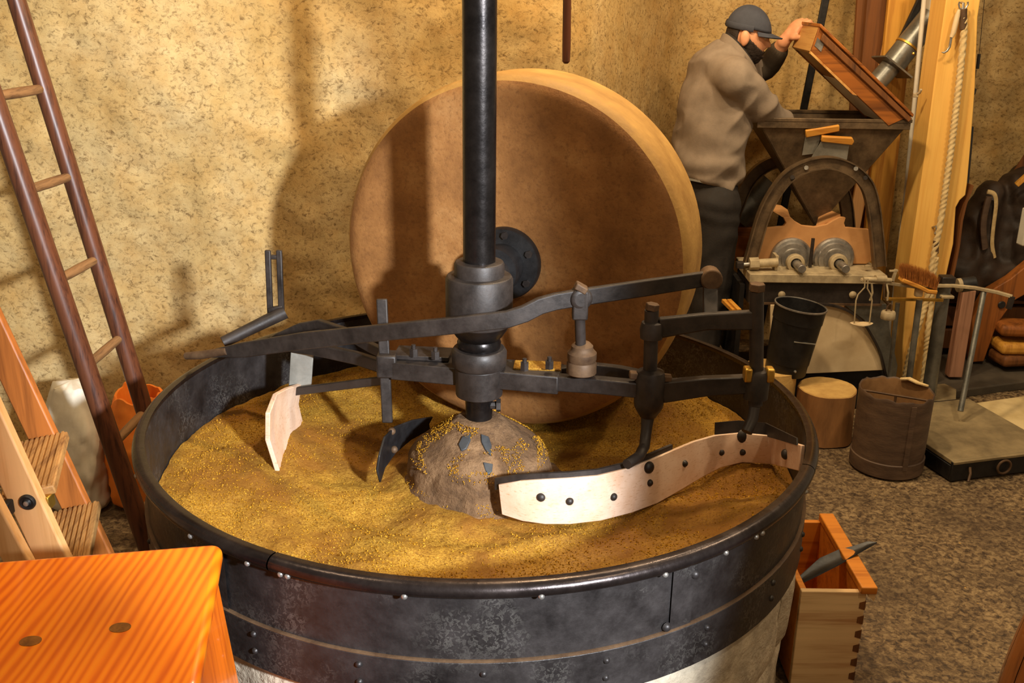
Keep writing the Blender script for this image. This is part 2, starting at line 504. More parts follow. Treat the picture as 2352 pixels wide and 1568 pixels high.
M['fleece'] = mottled('taupe_fleece', S(126, 112, 98), S(146, 130, 114), 14, 0.95, 0, 0.15, 180, spec=0.1)
M['dark_cloth'] = mottled('black_work_cloth', S(30, 26, 24), S(46, 40, 36), 20, 0.85, 0, 0.2, 120)
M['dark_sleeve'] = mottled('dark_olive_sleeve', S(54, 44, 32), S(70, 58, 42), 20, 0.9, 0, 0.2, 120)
M['cap'] = mottled('navy_cap_cloth', S(52, 54, 64), S(70, 72, 82), 20, 0.85, 0, 0.15, 200)
M['boot'] = mottled('black_boot_leather', S(26, 23, 22), S(40, 36, 34), 20, 0.6)
M['white_sack'] = mottled('white_plastic_sack', S(206, 192, 166), S(232, 222, 204), 7, 0.5, 0, 0.2, 30)
M['orange_sack'] = mottled('orange_sack_cloth', S(222, 112, 26), S(240, 138, 44), 9, 0.6, 0, 0.25, 40)
M['leather'] = mottled('old_dark_leather', S(34, 26, 20), S(62, 46, 34), 10, 0.6, 0, 0.4, 30)
M['press_wood'] = wood('worn_press_wood', S(150, 88, 34), S(96, 54, 20), 'Z', 7, 3, 0.6)
M['pink_post'] = wood('rubbed_pinkish_post', S(158, 116, 92), S(116, 80, 60), 'Z', 8, 2, 0.6)
M['deck'] = mottled('worn_scale_deck', S(104, 92, 70), S(160, 142, 106), 7, 0.6, 0.15, 0.2, 40)
M['wax'] = mottled('dark_slate_inset', S(40, 42, 46), S(66, 68, 70), 20, 0.5)
M['barrel'] = wood('glossy_brown_barrel', S(142, 82, 34), S(98, 54, 22), 'Z', 10, 2, 0.3, 0.05, 0.3)
M['conduit'] = mottled('pale_conduit', S(190, 184, 168), S(214, 208, 192), 10, 0.5)
M['dark_slab'] = mottled('dark_stone_slab', S(60, 54, 46), S(86, 76, 62), 8, 0.8, 0, 0.3, 40)
M['lit_slab'] = mottled('pale_lit_slab', S(196, 172, 120), S(228, 206, 156), 7, 0.8, 0, 0.25, 40)
# ================================================================== SETTING
def solid(o, t, face):
    """gives an open sheet a back, away from the side it faces"""
    me = o.data
    if sum((q.normal.dot(face) for q in me.polygons)) < 0: me.flip_normals()
    k = o.modifiers.new('solid', 'SOLIDIFY'); k.thickness = t; k.offset = -1.0
def wall_y(x):
    def ss(a, b, t):
        t = max(0, min(1, (t - a) / (b - a))); return t * t * (3 - 2 * t)
    return 3.42 + 0.22 * ss(-1.6, 0.2, x) + 1.20 * ss(0.12, 0.86, x) + 0.10 * max(0, x - 1.2)
def wall_pt(x, z):
    q = Vector((x * 1.1, 3.1, z * 1.1))
    d = 0.055 * noise.noise(q) + 0.022 * noise.noise(q * 3.3) + 0.010 * noise.noise(q * 9) + 0.005 * noise.noise(q * 24)
    if x > 1.9: d *= 1.7
    return Vector((x, wall_y(x) + d, z))
nx, nz = 330, 150
rows = [[wall_pt(-2.6 + 5.6 * i / nx, -0.05 + 3.05 * j / nz) for i in range(nx + 1)] for j in range(nz + 1)]
b = MB(); b.sheet(rows)
# back of the wall so that it is a solid body
w_ = b.build('wall_back', M['wall'], org=(0, 3.6, 0), weld=False, smooth=70)
w_['kind'] = 'structure'
solid(w_, 0.3, Vector((0, -1, 0)))

def floor_pt(x, y):
    q = Vector((x * 3, y * 3, 0.4))
    return Vector((x, y, 0.006 * noise.noise(q) + 0.003 * noise.noise(q * 4) - 0.006))
rows = [[floor_pt(-2.7 + 5.8 * i / 116, -1.5 + 6.8 * j / 136) for i in range(117)] for j in range(137)]
b = MB(); b.sheet(rows)
fl = b.build('floor', M['floor'], org=(0, 2, 0), weld=False, smooth=70); fl['kind'] = 'structure'
solid(fl, 0.12, Vector((0, 0, 1)))

# ================================================================== MILL: plinth, pan, bed stone
PX, PY = -0.080, 2.300
RIM, SEAM, PBOT, RP = 0.700, 0.538, 0.440, 0.795
plinth = thing('stone_plinth', 'round pale rough stone plinth carrying the black iron mill pan', 'plinth', (PX, PY, 0))
nb = 9
for c, (z0, z1) in enumerate(((0.0, 0.215), (0.222, PBOT))):
    for k in range(nb):
        a0 = 2 * pi * (k + 0.32 * c) / nb + 0.012; a1 = 2 * pi * (k + 1 + 0.32 * c) / nb - 0.012
        ro = 0.788 + random.uniform(-0.008, 0.008)
        b = MB(); na, nzr = 14, 6
        rows = []
        for j in range(nzr + 1):
            t = j / nzr; row = []
            for i in range(na + 1):
                u = i / na; a = a0 + (a1 - a0) * u
                e = min(u, 1 - u) * (a1 - a0) * ro; ez = min(t, 1 - t) * (z1 - z0)
                rr = ro - 0.018 * exp(-e / 0.012) - 0.014 * exp(-ez / 0.010)
                q = Vector((cos(a) * 6, sin(a) * 6, (z0 + (z1 - z0) * t) * 8))
                rr += 0.008 * noise.noise(q) + 0.004 * noise.noise(q * 3.5)
                row.append((PX + rr * cos(a), PY + rr * sin(a), z0 + (z1 - z0) * t))
            rows.append(row)
        n0 = len(b.v); b.sheet(rows)
        ri = 0.5
        inner = [[(PX + ri * cos(a0 + (a1 - a0) * i / na), PY + ri * sin(a0 + (a1 - a0) * i / na), z) for i in range(na + 1)] for z in (z0, z1)]
        b.sheet(inner)
        b.sheet([rows[0], inner[0]]); b.sheet([rows[-1], inner[1]])
        b.sheet([[r_[0] for r_ in rows], [Vector(inner[0][0]).lerp(Vector(inner[1][0]), j / nzr) for j in range(nzr + 1)]])
        b.sheet([[r_[-1] for r_ in rows], [Vector(inner[0][-1]).lerp(Vector(inner[1][-1]), j / nzr) for j in range(nzr + 1)]])
        b.build('stone_block', M['plinth'], plinth, smooth=60)

pan = thing('mill_pan', 'large round black riveted sheet iron mill pan full of golden meal', 'mill pan', (PX, PY, PBOT))
joints = [radians(a) for a in (-60.5, -128, 175, 118, 58, 4)]    # lap joints round the wall
js = sorted(a % (2 * pi) for a in joints)
for i, a0 in enumerate(js):
    a1 = js[(i + 1) % len(js)] + (2 * pi if i == len(js) - 1 else 0)
    b = MB(); b.lathe([(RP, SEAM - 0.01), (RP, RIM - 0.004), (RP - 0.006, RIM - 0.004), (RP - 0.006, PBOT + 0.03), (RP - 0.002, SEAM - 0.01), (RP, SEAM - 0.01)],
                      (PX, PY, 0), n=26, a0=a0 - 0.012, a1=a1 + 0.001)
    # the lap: the far end steps outwards over the next sheet
    b.lathe([(RP + 0.004, SEAM), (RP + 0.004, RIM - 0.02), (RP, RIM - 0.02), (RP, SEAM), (RP + 0.004, SEAM)], (PX, PY, 0), n=3, a0=a0 - 0.014, a1=a0 + 0.05)
    b.build('side_sheet', M['pan_iron'], pan)
b = MB(); b.lathe([(RP + 0.001, PBOT), (RP + 0.008, PBOT), (RP + 0.008, SEAM - 0.003), (RP + 0.005, SEAM), (RP - 0.001, SEAM), (RP - 0.001, PBOT), (RP + 0.001, PBOT)], (PX, PY, 0), n=120)
b.build('base_band', M['pan_iron'], pan)
b = MB(); b.lathe([(RP + 0.008, SEAM - 0.0015), (RP + 0.0086, SEAM + 0.0), (RP + 0.004, SEAM + 0.0015), (RP, SEAM + 0.001), (RP + 0.008, SEAM - 0.0015)], (PX, PY, 0), n=120)
b.build('seam_edge', M['rust_iron'], pan)
b = MB(); b.lathe([(0.0, PBOT + 0.0), (RP - 0.004, PBOT + 0.0), (RP - 0.004, PBOT + 0.03), (0.0, PBOT + 0.03)], (PX, PY, 0), n=80)
b.build('pan_floor', M['hub'], pan)
ra = [radians(a) for a in (-116, -24, 66, 156)]
for i, a0 in enumerate(ra):
    a1 = ra[(i + 1) % 4] + (2 * pi if i == 3 else 0)
    prof = []
    for k in range(13):
        t = pi * (k / 12) * 1.12 - 0.3
        prof.append((RP + 0.003 + 0.018 * sin(t) , RIM - 0.013 + 0.016 * cos(t)))
    prof = [(RP - 0.008, RIM - 0.004), (RP - 0.008, RIM + 0.002)] + prof[1:] + [(RP, RIM - 0.03), (RP - 0.008, RIM - 0.004)]
    b = MB(); b.lathe(prof, (PX, PY, 0), n=46, a0=a0 + 0.002, a1=a1 - 0.002)
    b.build('rim_strip', M['rim_iron'], pan)
rv = MB(); rv.lathe([(0.0001, 0.0055), (0.003, 0.005), (0.0052, 0.003), (0.006, 0.0)], (0, 0, 0), (0, 0, 1), n=12)
first = None
rim_angles = [radians(-131 + k * 16.9) for k in range(21)] + [radians(a) for a in (-119.5, -113, -53, -45)]
for a in rim_angles:
    loc = Vector((PX + (RP + 0.0175) * cos(a), PY + (RP + 0.0175) * sin(a), RIM - 0.023))
    rot = (0, pi / 2 + 0.25, a)
    if first is None:
        first = MB(); first.add(rv.v, rv.f)
        ORIGIN[pan.name] = Vector((0, 0, 0)); first = first.build('rim_rivet', M['steel'], pan); ORIGIN[pan.name] = Vector((PX, PY, PBOT))
        first.location = loc - ORIGIN[pan.name]; first.rotation_euler = rot
        first['label'] = 'bright round rivet head'
    else:
        stamp(first, 'rim_rivet', pan, loc, rot)
b_riv = None
for k in range(22):
    a = radians(-153 + k * 16.4)
    for zz in (SEAM - 0.024, SEAM - 0.062):
        loc = Vector((PX + (RP + 0.0075) * cos(a), PY + (RP + 0.0075) * sin(a), zz)); rot = (0, pi / 2, a)
        if b_riv is None:
            q = MB(); q.add(rv.v, rv.f)
            ORIGIN[pan.name] = Vector((0, 0, 0)); b_riv = q.build('band_rivet', M['pan_iron'], pan); ORIGIN[pan.name] = Vector((PX, PY, PBOT))
            b_riv.location = loc - ORIGIN[pan.name]; b_riv.rotation_euler = rot
        else: stamp(b_riv, 'band_rivet', pan, loc, rot, 1.15)
for a, zz in ((-57.5, 0.645), (-61.8, 0.549)):
    a = radians(a)
    stamp(b_riv, 'sheet_bolt', pan, (PX + (RP + 0.003) * cos(a), PY + (RP + 0.003) * sin(a), zz), (0, pi / 2, a), 1.6)

# bed stone (centre cone)
bed = thing('bed_stone', 'worn brown conical bed stone in the middle of the pan, dusted with meal', 'bed stone', (PX, PY, PBOT + 0.03))
prof = [(0.235, PBOT + 0.02), (0.232, 0.474), (0.222, 0.483), (0.204, 0.487), (0.190, 0.497), (0.182, 0.515), (0.178, 0.545), (0.175, 0.560), (0.166, 0.577), (0.150, 0.594), (0.120, 0.615), (0.085, 0.640), (0.06, 0.658), (0.052, 0.663), (0.0, 0.664)]
pp = []
for (r0, z0), (r1, z1) in zip(prof[:-1], prof[1:]):
    for k in range(3): pp.append((r0 + (r1 - r0) * k / 3, z0 + (z1 - z0) * k / 3))
pp.append(prof[-1])
b = MB(); b.lathe(pp, (PX, PY, 0), n=96, wob=lambda a, h: 1 + 0.035 * noise.noise(Vector((cos(a) * 2.2, sin(a) * 2.2, h * 22))) + 0.028 * noise.noise(Vector((cos(a) * 7, sin(a) * 7, h * 60))) + 0.012 * noise.noise(Vector((cos(a) * 17, sin(a) * 17, h * 120))))
b.build('cone', M['hub'], bed, smooth=60)
def hub_surface(px, py):
    """point on the cone under this pixel"""
    d = ray(px, py); best = None
    t = 1.5
    while t < 3.0:
        p = _O + d * t
        r = sqrt((p.x - PX) ** 2 + (p.y - PY) ** 2)
        zs = None
        for (r0, z0), (r1, z1) in zip(prof[:-1], prof[1:]):
            if min(r0, r1) <= r <= max(r0, r1):
                zs = z0 + (z1 - z0) * ((r - r0) / (r1 - r0 + 1e-9)); break
        if zs is not None and p.z <= zs: return p
        t += 0.0015
    return _O + d * 2.2
for nm, pts in (('iron_wedge', [(1053, 1022), (1062, 1004), (1082, 998), (1081, 1014), (1072, 1032), (1060, 1038)]),
                ('iron_wedge', [(1104, 998), (1122, 1004), (1129, 1024), (1127, 1048), (1114, 1034), (1105, 1016)]),
                ('iron_wedge', [(1109, 1062), (1132, 1066), (1130, 1084), (1121, 1092), (1114, 1080)])):
    P = [hub_surface(*q) for q in pts]
    c = sum(P, Vector()) / len(P); nrm = Vector((c.x - PX, c.y - PY, 0.16)).normalized()
    b = MB(); b.prism([p - nrm * 0.012 for p in P], nrm * 0.017)
    b.build(nm, M['wax'], bed, bevel=0.002)
# meal in the pan
def g_h(x, y):
    dx, dy = x - PX, y - PY; r = sqrt(dx * dx + dy * dy); a = atan2(dy, dx)
    t = max(0, min(1, (r - 0.20) / 0.56)); t = t * t * (3 - 2 * t)
    h = 0.482 + 0.050 * t
    h += 0.030 * exp(-((r - 0.19) / 0.05) ** 2) * (0.5 + 0.5 * cos(a - 2.6))
    def G(cx, cy, sx, sy, A, rot=0):
        ux, uy = x - cx, y - cy
        u = ux * cos(rot) + uy * sin(rot); v = -ux * sin(rot) + uy * cos(rot)
        return A * exp(-(u / sx) ** 2 - (v / sy) ** 2)
    h += G(0.43, 2.74, 0.20, 0.10, 0.055, -0.75)            # mound behind the arm on the right
    h += G(-0.30, 2.86, 0.26, 0.07, 0.050, 0.10)            # mound against the back
    h += G(-0.62, 2.40, 0.16, 0.26, 0.020, 0.2)
    h += G(-0.30, 1.86, 0.09, 0.26, 0.018, -0.5)            # windrow left by the blade
    h += G(0.60, 2.05, 0.12, 0.10, 0.030, 0.6)
    h -= G(0.56, 2.24, 0.10, 0.06, 0.045, 0.1)              # hollow ploughed open
    h -= G(0.14, 2.62, 0.16, 0.12, 0.012)
    h += 0.006 * sin(r * 46 + a * 2.0) * exp(-((a + 1.9) / 1.4) ** 2)
    q = Vector((x * 9, y * 9, 1.7))
    h += 0.010 * noise.noise(q) + 0.005 * noise.noise(q * 3.1) + 0.0025 * noise.noise(q * 9)
    return h
NR, NA = 90, 420
rows = []
for j in range(NR + 1):
    r = 0.17 + (RP - 0.008 - 0.17) * j / NR
    rows.append([(PX + r * cos(2 * pi * i / NA), PY + r * sin(2 * pi * i / NA), g_h(PX + r * cos(2 * pi * i / NA), PY + r * sin(2 * pi * i / NA))) for i in range(NA + 1)])
b = MB(); b.sheet(rows)
meal = b.build('nut_meal', M['grain'], org=(PX, PY, 0.47), smooth=180)
tag(meal, 'golden brown ground nut meal spread in swirls over the mill pan', 'nut meal', kind='stuff')
b = MB(); rnd = random.Random(3)
def flake(b, p, s):
    q = Quaternion((rnd.random() - .5, rnd.random() - .5, rnd.random() - .5), rnd.random() * 6)
    w = s * (0.6 + 0.7 * rnd.random()); t = s * 0.5
    vs = [p + q @ Vector(c) for c in ((w, 0, 0), (-w * .9, s * .4, 0), (-w * .2, -s * .9, t * .4), (0, 0, t), (0, 0.1 * s, -t))]
    b.add(vs, [(0, 1, 3), (1, 2, 3), (2, 0, 3), (1, 0, 4), (2, 1, 4), (0, 2, 4)])
for k in range(17000):
    r = 0.21 + (RP - 0.02 - 0.21) * sqrt(rnd.random()); a = rnd.random() * 2 * pi
    x, y = PX + r * cos(a), PY + r * sin(a)
    if noise.noise(Vector((x * 5, y * 5, 9))) < -0.12 and rnd.random() < .7: continue
    flake(b, Vector((x, y, g_h(x, y) + 0.001)), 0.0020 + 0.0014 * rnd.random())
fk = b.build('meal_flakes', M['flake'], meal, smooth=0, weld=False); fk['kind'] = 'stuff'
b = MB()
for k in range(5200):
    a = rnd.random() * 2 * pi; i = rnd.choice((2, 3, 4, 7, 8, 8, 8, 9, 9, 10, 10, 10, 11, 11)); t = rnd.random()
    r = prof[i][0] + (prof[i + 1][0] - prof[i][0]) * t; z = prof[i][1] + (prof[i + 1][1] - prof[i][1]) * t
    if noise.noise(Vector((cos(a) * r * 16, sin(a) * r * 16, z * 20))) < -0.02: continue
    flake(b, Vector((PX + r * cos(a) * 1.0, PY + r * sin(a) * 1.0, z + 0.004)), 0.0026)
fk2 = b.build('crumbs', M['flake'], bed, smooth=0, weld=False); fk2['kind'] = 'stuff'

# ================================================================== MILLSTONE
WY, WZ, WR, WT = 2.60, 0.975, 0.487, 0.28
axis_dir = Vector((0.100, 0.31, 0)).normalized()
wc = at(1163, 602, WY)                                        # centre of the front face
ms = thing('millstone', 'big upright brown millstone wheel standing in the pan behind the shaft', 'millstone', (wc.x + axis_dir.x * WT / 2, wc.y + axis_dir.y * WT / 2, wc.z - WR))
c0 = wc
prof_w = [(0.055, 0.0)]
for k in range(1, 19): prof_w.append((0.055 + (WR - 0.055 - 0.055) * k / 18, 0.0))
for k in range(1, 7):
    t = pi / 2 * k / 6; prof_w.append((WR - 0.055 + 0.055 * sin(t), 0.055 - 0.055 * cos(t)))
prof_w += [(WR + 0.002, 0.10), (WR, WT - 0.045)]
for k in range(1, 7):
    t = pi / 2 * k / 6; prof_w.append((WR - 0.045 + 0.045 * cos(t), WT - 0.045 + 0.045 * sin(t)))
prof_w += [(0.055, WT), (0.055, 0.0)]
b = MB(); b.lathe(prof_w[:22], c0, axis_dir, n=128, wob=lambda a, h: 1 + 0.004 * noise.noise(Vector((cos(a) * 3, sin(a) * 3, h * 9))))
b.build('stone_face', M['stone'], ms, smooth=50)
b = MB(); b.lathe(prof_w[21:], c0, axis_dir, n=128, wob=lambda a, h: 1 + 0.004 * noise.noise(Vector((cos(a) * 3, sin(a) * 3, h * 9))))
tread = b.build('stone_tread', M['stone_rim'], ms, smooth=50)
tread['label'] = 'pale rolling edge of the millstone, meal-dusted and with its bright highlight painted in'
b = MB(); b.lathe([(0.03, -0.10), (0.060, -0.10), (0.062, -0.06), (0.058, -0.03), (0.095, -0.025), (0.098, -0.018), (0.098, -0.002), (0.055, 0.0), (0.055, 0.06), (0.03, 0.06), (0.03, -0.10)], c0, axis_dir, n=48)
hf = b.build('hub_flange', M['black'], ms)
u_ = axis_dir.orthogonal().normalized(); w2 = axis_dir.cross(u_)
for k in range(6):
    a = 2 * pi * k / 6 + 0.3; p = c0 + (u_ * cos(a) + w2 * sin(a)) * 0.08
    q = MB(); q.cyl(p - axis_dir * 0.036, p - axis_dir * 0.022, 0.010, 6); q.build('bolt', M['iron'], hf)

# ================================================================== SHAFT, ARMS AND SCRAPERS
def zc(py): return at(1098, py, PY).z
sh = thing('mill_shaft', 'tall black vertical drive shaft with sweeping iron arms turning in the mill pan', 'drive shaft', (PX, PY, 0.66))
b = MB(); b.cyl((PX, PY, zc(610)), (PX, PY, 3.0), 0.0385, 40); b.build('upper_shaft', M['shaft_iron'], sh)
b = MB(); b.lathe([(0.0385, zc(640)), (0.060, zc(636)), (0.060, zc(606)), (0.057, zc(600)), (0.0385, zc(599))], (PX, PY, 0), n=48); b.build('shaft_collar', M['iron'], sh, bevel=0.0015)
b = MB(); b.lathe([(0.03, zc(742)), (0.078, zc(742)), (0.081, zc(732)), (0.081, zc(640)), (0.077, zc(632)), (0.04, zc(630))], (PX, PY, 0), n=56); b.build('bearing_block', M['iron'], sh, bevel=0.002)
b = MB(); b.lathe([(0.035, zc(800)), (0.052, zc(796)), (0.054, zc(784)), (0.050, zc(776)), (0.058, zc(768)), (0.070, zc(752)), (0.074, zc(740)), (0.03, zc(740))], (PX, PY, 0), n=48); b.build('bearing_cup', M['shaft_iron'], sh)
b = MB(); b.lathe([(0.03, zc(842)), (0.062, zc(840)), (0.067, zc(834)), (0.068, zc(806)), (0.062, zc(797)), (0.03, zc(796))], (PX, PY, 0), n=48); b.build('clamp_ring', M['iron'], sh, bevel=0.002)
b = MB(); b.lathe([(0.035, zc(908)), (0.058, zc(904)), (0.060, zc(840)), (0.03, zc(838))], (PX, PY, 0), n=48); b.build('arm_boss', M['iron'], sh, bevel=0.002)
b = MB(); b.lathe([(0.0, zc(966)), (0.033, zc(966)), (0.034, zc(930)), (0.036, zc(905)), (0.0, zc(900))], (PX, PY, 0), n=40); b.build('lower_shaft', M['shaft_iron'], sh)
b = MB(); p = at(1142, 928, 2.30); b.tube([at(1118, 930, 2.29), at(1140, 930, 2.29)], 0.010, 8); b.cyl(at(1140, 930, 2.29), at(1150, 930, 2.29), 0.017, 6); b.build('set_screw', M['iron'], sh)
# axle from the boss to the stone
b = MB(); b.cyl((PX, PY, WZ), c0 - axis_dir * 0.02, 0.034, 24); b.build('stone_axle', M['iron'], sh)

BZ = 0.772
L_end, R_end = atz(905, 852, BZ), atz(1290, 886, BZ)
b = MB(); b.beam(L_end + V(0, .045, 0), R_end + V(0, .045, 0), 0.095, 0.046)
cb = b.build('cross_beam', M['iron'], sh, bevel=0.003)
b = MB(); b.beam(atz(906, 818, BZ + .03) + V(0, .03, 0), atz(1034, 824, BZ + .03) + V(0, .03, 0), 0.075, 0.012); b.build('clamp_plate', M['iron'], cb, bevel=0.002)
def nut(px, py, z, par, r=0.011, h=0.02, mat='iron'):
    p = atz(px, py, z); q = MB(); q.cyl(p - V(0, 0, h), p, r, 6); q.cyl(p - V(0, 0, h * .2), p + V(0, 0, h * .5), r * .5, 10)
    return q.build('bolt', M[mat], par)
for q in ((950, 800), (1000, 806), (1205, 832), (1262, 828)): nut(q[0], q[1], BZ + 0.055, cb)
b = MB(); b.beam(atz(1180, 848, BZ + .025) + V(0, .03, 0), atz(1290, 852, BZ + .025) + V(0, .03, 0), 0.055, 0.008); b.build('meal_crust', M['grain'], cb, bevel=0.003)
# two bars from the beam to the right hand sleeve, then on to the outer post
J = at(1492, 893, 2.205)                                       # the sleeve
K = at(1737, 880, 2.20)                                        # outer post
b = MB(); b.path([R_end + V(-.05, .03, 0), at(1380, 884, 2.235), at(1470, 893, 2.205)], 0.03, 0.038); b.build('fork_bar', M['iron'], sh, bevel=0.003)
b = MB(); b.path([at(1275, 858, 2.31), at(1360, 848, 2.33), at(1420, 855, 2.30), at(1482, 868, 2.22)], 0.024, 0.034); b.build('fork_bar', M['iron'], sh, bevel=0.003)
b = MB(); b.path([at(1520, 898, 2.205), at(1620, 886, 2.20), K], [0.03, 0.026, 0.026], [0.052, 0.046, 0.042]); b.build('outer_arm', M['iron'], sh, bevel=0.003)
b = MB(); b.lathe([(0.012, -0.075), (0.020, -0.07), (0.034, -0.045), (0.036, -0.03), (0.036, 0.03), (0.032, 0.045), (0.018, 0.05)], J, (0, 0, 1), n=28); b.build('sleeve', M['iron'], sh)
b = MB(); b.beam(J + V(-.05, 0, .036), J + V(.05, 0, .028), 0.022, 0.016); b.build('sleeve_cap', M['rust_iron'], sh, bevel=0.003)
top2 = at(1497, 712, 2.205)
b = MB(); b.cyl(J, top2, 0.0165, 20); b.build('inner_post', M['iron'], sh)
b = MB(); b.lathe([(0.018, -0.026), (0.026, -0.022), (0.028, 0.0), (0.024, 0.016), (0.017, 0.018)], at(1497, 755, 2.205), (0, 0, 1), n=24); b.build('arm_eye', M['iron'], sh)
b = MB(); b.cyl(top2, top2 + V(0.002, 0, .016), 0.0165, 6); b.build('post_nut', M['rust_iron'], sh, bevel=0.002)
top3 = at(1738, 668, 2.20); bot3 = at(1722, 965, 2.165)
b = MB(); b.path([at(1515, 752, 2.205), at(1625, 737, 2.20), at(1735, 734, 2.20)], [0.022, 0.02, 0.022], [0.048, 0.040, 0.046]); b.build('upper_arm', M['iron'], sh, bevel=0.004)
b = MB(); b.tube([top3, K, at(1734, 930, 2.195)], [0.0165, 0.0165, 0.0175], 20); b.build('outer_post', M['iron'], sh)
b = MB(); b.cyl(top3, top3 + V(0, 0, .018), 0.019, 6); b.build('post_nut', M['rust_iron'], sh, bevel=0.002)
b = MB(); b.lathe([(0.018, -0.04), (0.030, -0.036), (0.031, 0.026), (0.026, 0.034), (0.018, 0.036)], K, (0, 0, 1), n=28); b.build('sleeve', M['iron'], sh)
for sx in (-1, 1):
    b = MB(); b.box(K + V(sx * .026, -.012, .028), (.018, .03, .034)); b.build('sleeve_cap', M['brass'], sh, bevel=0.004)
b = MB(); b.tube([at(1734, 925, 2.195), at(1729, 960, 2.18), at(1715, 992, 2.16)], 0.0135, 14); b.build('scraper_rod', M['iron'], sh)
b = MB(); b.tube([J + V(0, 0, -.06), at(1485, 985, 2.195), at(1480, 1025, 2.17), at(1468, 1048, 2.13), at(1440, 1066, 2.09)], [0.017, 0.0135, 0.013, 0.013, 0.012], 14); b.build('scraper_rod', M['iron'], sh)
# long bent lever in front of the bearing block
lev = [at(452, 816, 2.50), at(560, 803, 2.46), at(700, 782, 2.38), at(870, 764, 2.25), at(1050, 746, 2.185), at(1165, 733, 2.175), at(1205, 720, 2.18), at(1240, 702, 2.19), at(1275, 692, 2.20), at(1335, 682, 2.215), at(1480, 661, 2.26), at(1632, 638, 2.30)]
b = MB(); b.path(lev, [.010, .014, .016] + [.016] * 9, [.012, .040, .044] + [.040] * 8 + [.036]); lv = b.build('bent_lever', M['iron'], sh, bevel=0.003)
b = MB(); b.tube([at(428, 817, 2.52), at(462, 815, 2.495), at(520, 806, 2.47)], [0.010, 0.0115, 0.010], 14); b.build('handle_grip', M['rust_iron'], lv)
b = MB(); b.cyl(lev[-1] + V(0, -.022, 0), lev[-1] + V(0, .022, 0), 0.026, 20); b.build('lever_eye', M['rust_iron'], lv, bevel=0.004)
b = MB(); b.beam(lev[-1] + V(0, 0, -.01), at(1632, 726, 2.235), 0.016, 0.034, (1, 0, 0)); b.build('link_plate', M['iron'], lv, bevel=0.003)
# pivot standard on the beam
pv = at(1333, 684, 2.215); pb = at(1334, 800, 2.23); pz = at(1335, 858, 2.235)
b = MB(); b.lathe([(0.020, -.018), (0.027, -.012), (0.028, .012), (0.022, .018)], pv, (-.15, 1, 0), n=20); b.beam(pv + V(0, 0, .02), pv + V(0, 0, -.05), .034, .036, (1, 0, 0)); piv = b.build('pivot_clamp', M['iron'], sh, bevel=0.004)
q = MB(); q.box(pv + V(0, -.004, .026), (.03, .03, .016), rot=Matrix.Rotation(.5, 3, 'Y')); q.build('bolt', M['rust_iron'], piv, bevel=0.003)
b = MB(); b.cyl(pv + V(0, 0, -.04), pb, 0.0125, 18); b.build('pivot_rod', M['iron'], sh)
h = pb.z - pz.z
b = MB(); b.lathe([(0.03, 0), (0.036, .004), (0.036, h * .42), (0.033, h * .5), (0.035, h * .58), (0.035, h * .82), (0.030, h * .9), (0.026, h * .98), (0.026, h * 1.08), (0.018, h * 1.2), (0.010, h * 1.22)], pz, (0, 0, 1), n=32); b.build('screw_socket', M['rust_iron'], sh)
# left hand linkage
b = MB(); b.path([at(905, 822, 2.36), at(850, 796, 2.42), at(790, 762, 2.50), at(735, 744, 2.56), at(690, 752, 2.60), at(640, 775, 2.62), at(600, 800, 2.62)], .018, .026); b.build('curved_link', M['iron'], sh, bevel=0.003)
b = MB(); b.path([at(905, 850, 2.38), at(820, 822, 2.46), at(720, 800, 2.54), at(660, 792, 2.58)], .02, .034); b.build('left_arm', M['iron'], sh, bevel=0.003)
b = MB(); b.tube([at(512, 786, 2.56), at(585, 750, 2.60), at(655, 716, 2.63)], [.0155, .017, .019], 18); b.build('counter_handle', M['iron'], sh)
b = MB()
for dx in (-13, 13): b.beam(at(628 + dx, 574, 2.64), at(634 + dx, 722, 2.63), .012, .016, (1, 0, 0))
b.beam(at(614, 590, 2.64), at(644, 590, 2.64), .012, .012); b.beam(at(618, 718, 2.63), at(652, 712, 2.63), .016, .03)
b.build('slotted_upright', M['iron'], sh, bevel=0.003)
b = MB(); b.beam(at(877, 686, 2.37), at(890, 970, 2.33), .012, .027, (1, 0, 0)); b.build('blade_post', M['iron'], sh, bevel=0.003)
b = MB(); b.box(at(890, 836, 2.35), (.05, .05, .06)); b.build('post_clamp', M['iron'], sh, bevel=0.005)
# scrapers
def bl(rows, th, name, mat, bev=0.002):
    q = MB(); q.sheet(rows, th); return q.build(name, M[mat], sh, bevel=bev, smooth=50)
PTH = -0.010
low = [(1152, 1182), (1200, 1197), (1252, 1204), (1310, 1204), (1380, 1196), (1450, 1178), (1510, 1156), (1560, 1128), (1610, 1098), (1655, 1074), (1705, 1062), (1770, 1066), (1840, 1082)]
top = [(1144, 1112), (1195, 1104), (1250, 1101), (1310, 1098), (1375, 1092), (1440, 1076), (1495, 1056), (1545, 1034), (1595, 1013), (1645, 999), (1700, 994), (1765, 1000), (1842, 1022)]
rows_b, rows_t = [], []
for (lx, ly), (tx, ty) in zip(low, top):
    p = atz(lx, ly, 0.512 + 0.03 * max(0, (lx - 1500) / 340.0)); rows_b.append(p)
    rows_t.append(at(tx, ty, p.y + 0.012))
for R_w in (rows_b, rows_t):                                   # the blade ends just short of the pan wall
    for i, p in enumerate(R_w):
        rr = sqrt((p.x - PX) ** 2 + (p.y - PY) ** 2)
        for k in range(40):
            if rr <= 0.776: break
            q = p + (_O - p) * 0.002; r2 = sqrt((q.x - PX) ** 2 + (q.y - PY) ** 2)
            if r2 >= rr: break
            p, rr = q, r2
        if rr > 0.776: p = V(PX + (p.x - PX) * 0.776 / rr, PY + (p.y - PY) * 0.776 / rr, p.z)
        R_w[i] = p
plow = bl([rows_b, [a.lerp(c, .5) + V(0, -.004, 0) for a, c in zip(rows_b, rows_t)], rows_t], PTH, 'plough_blade', 'blade')
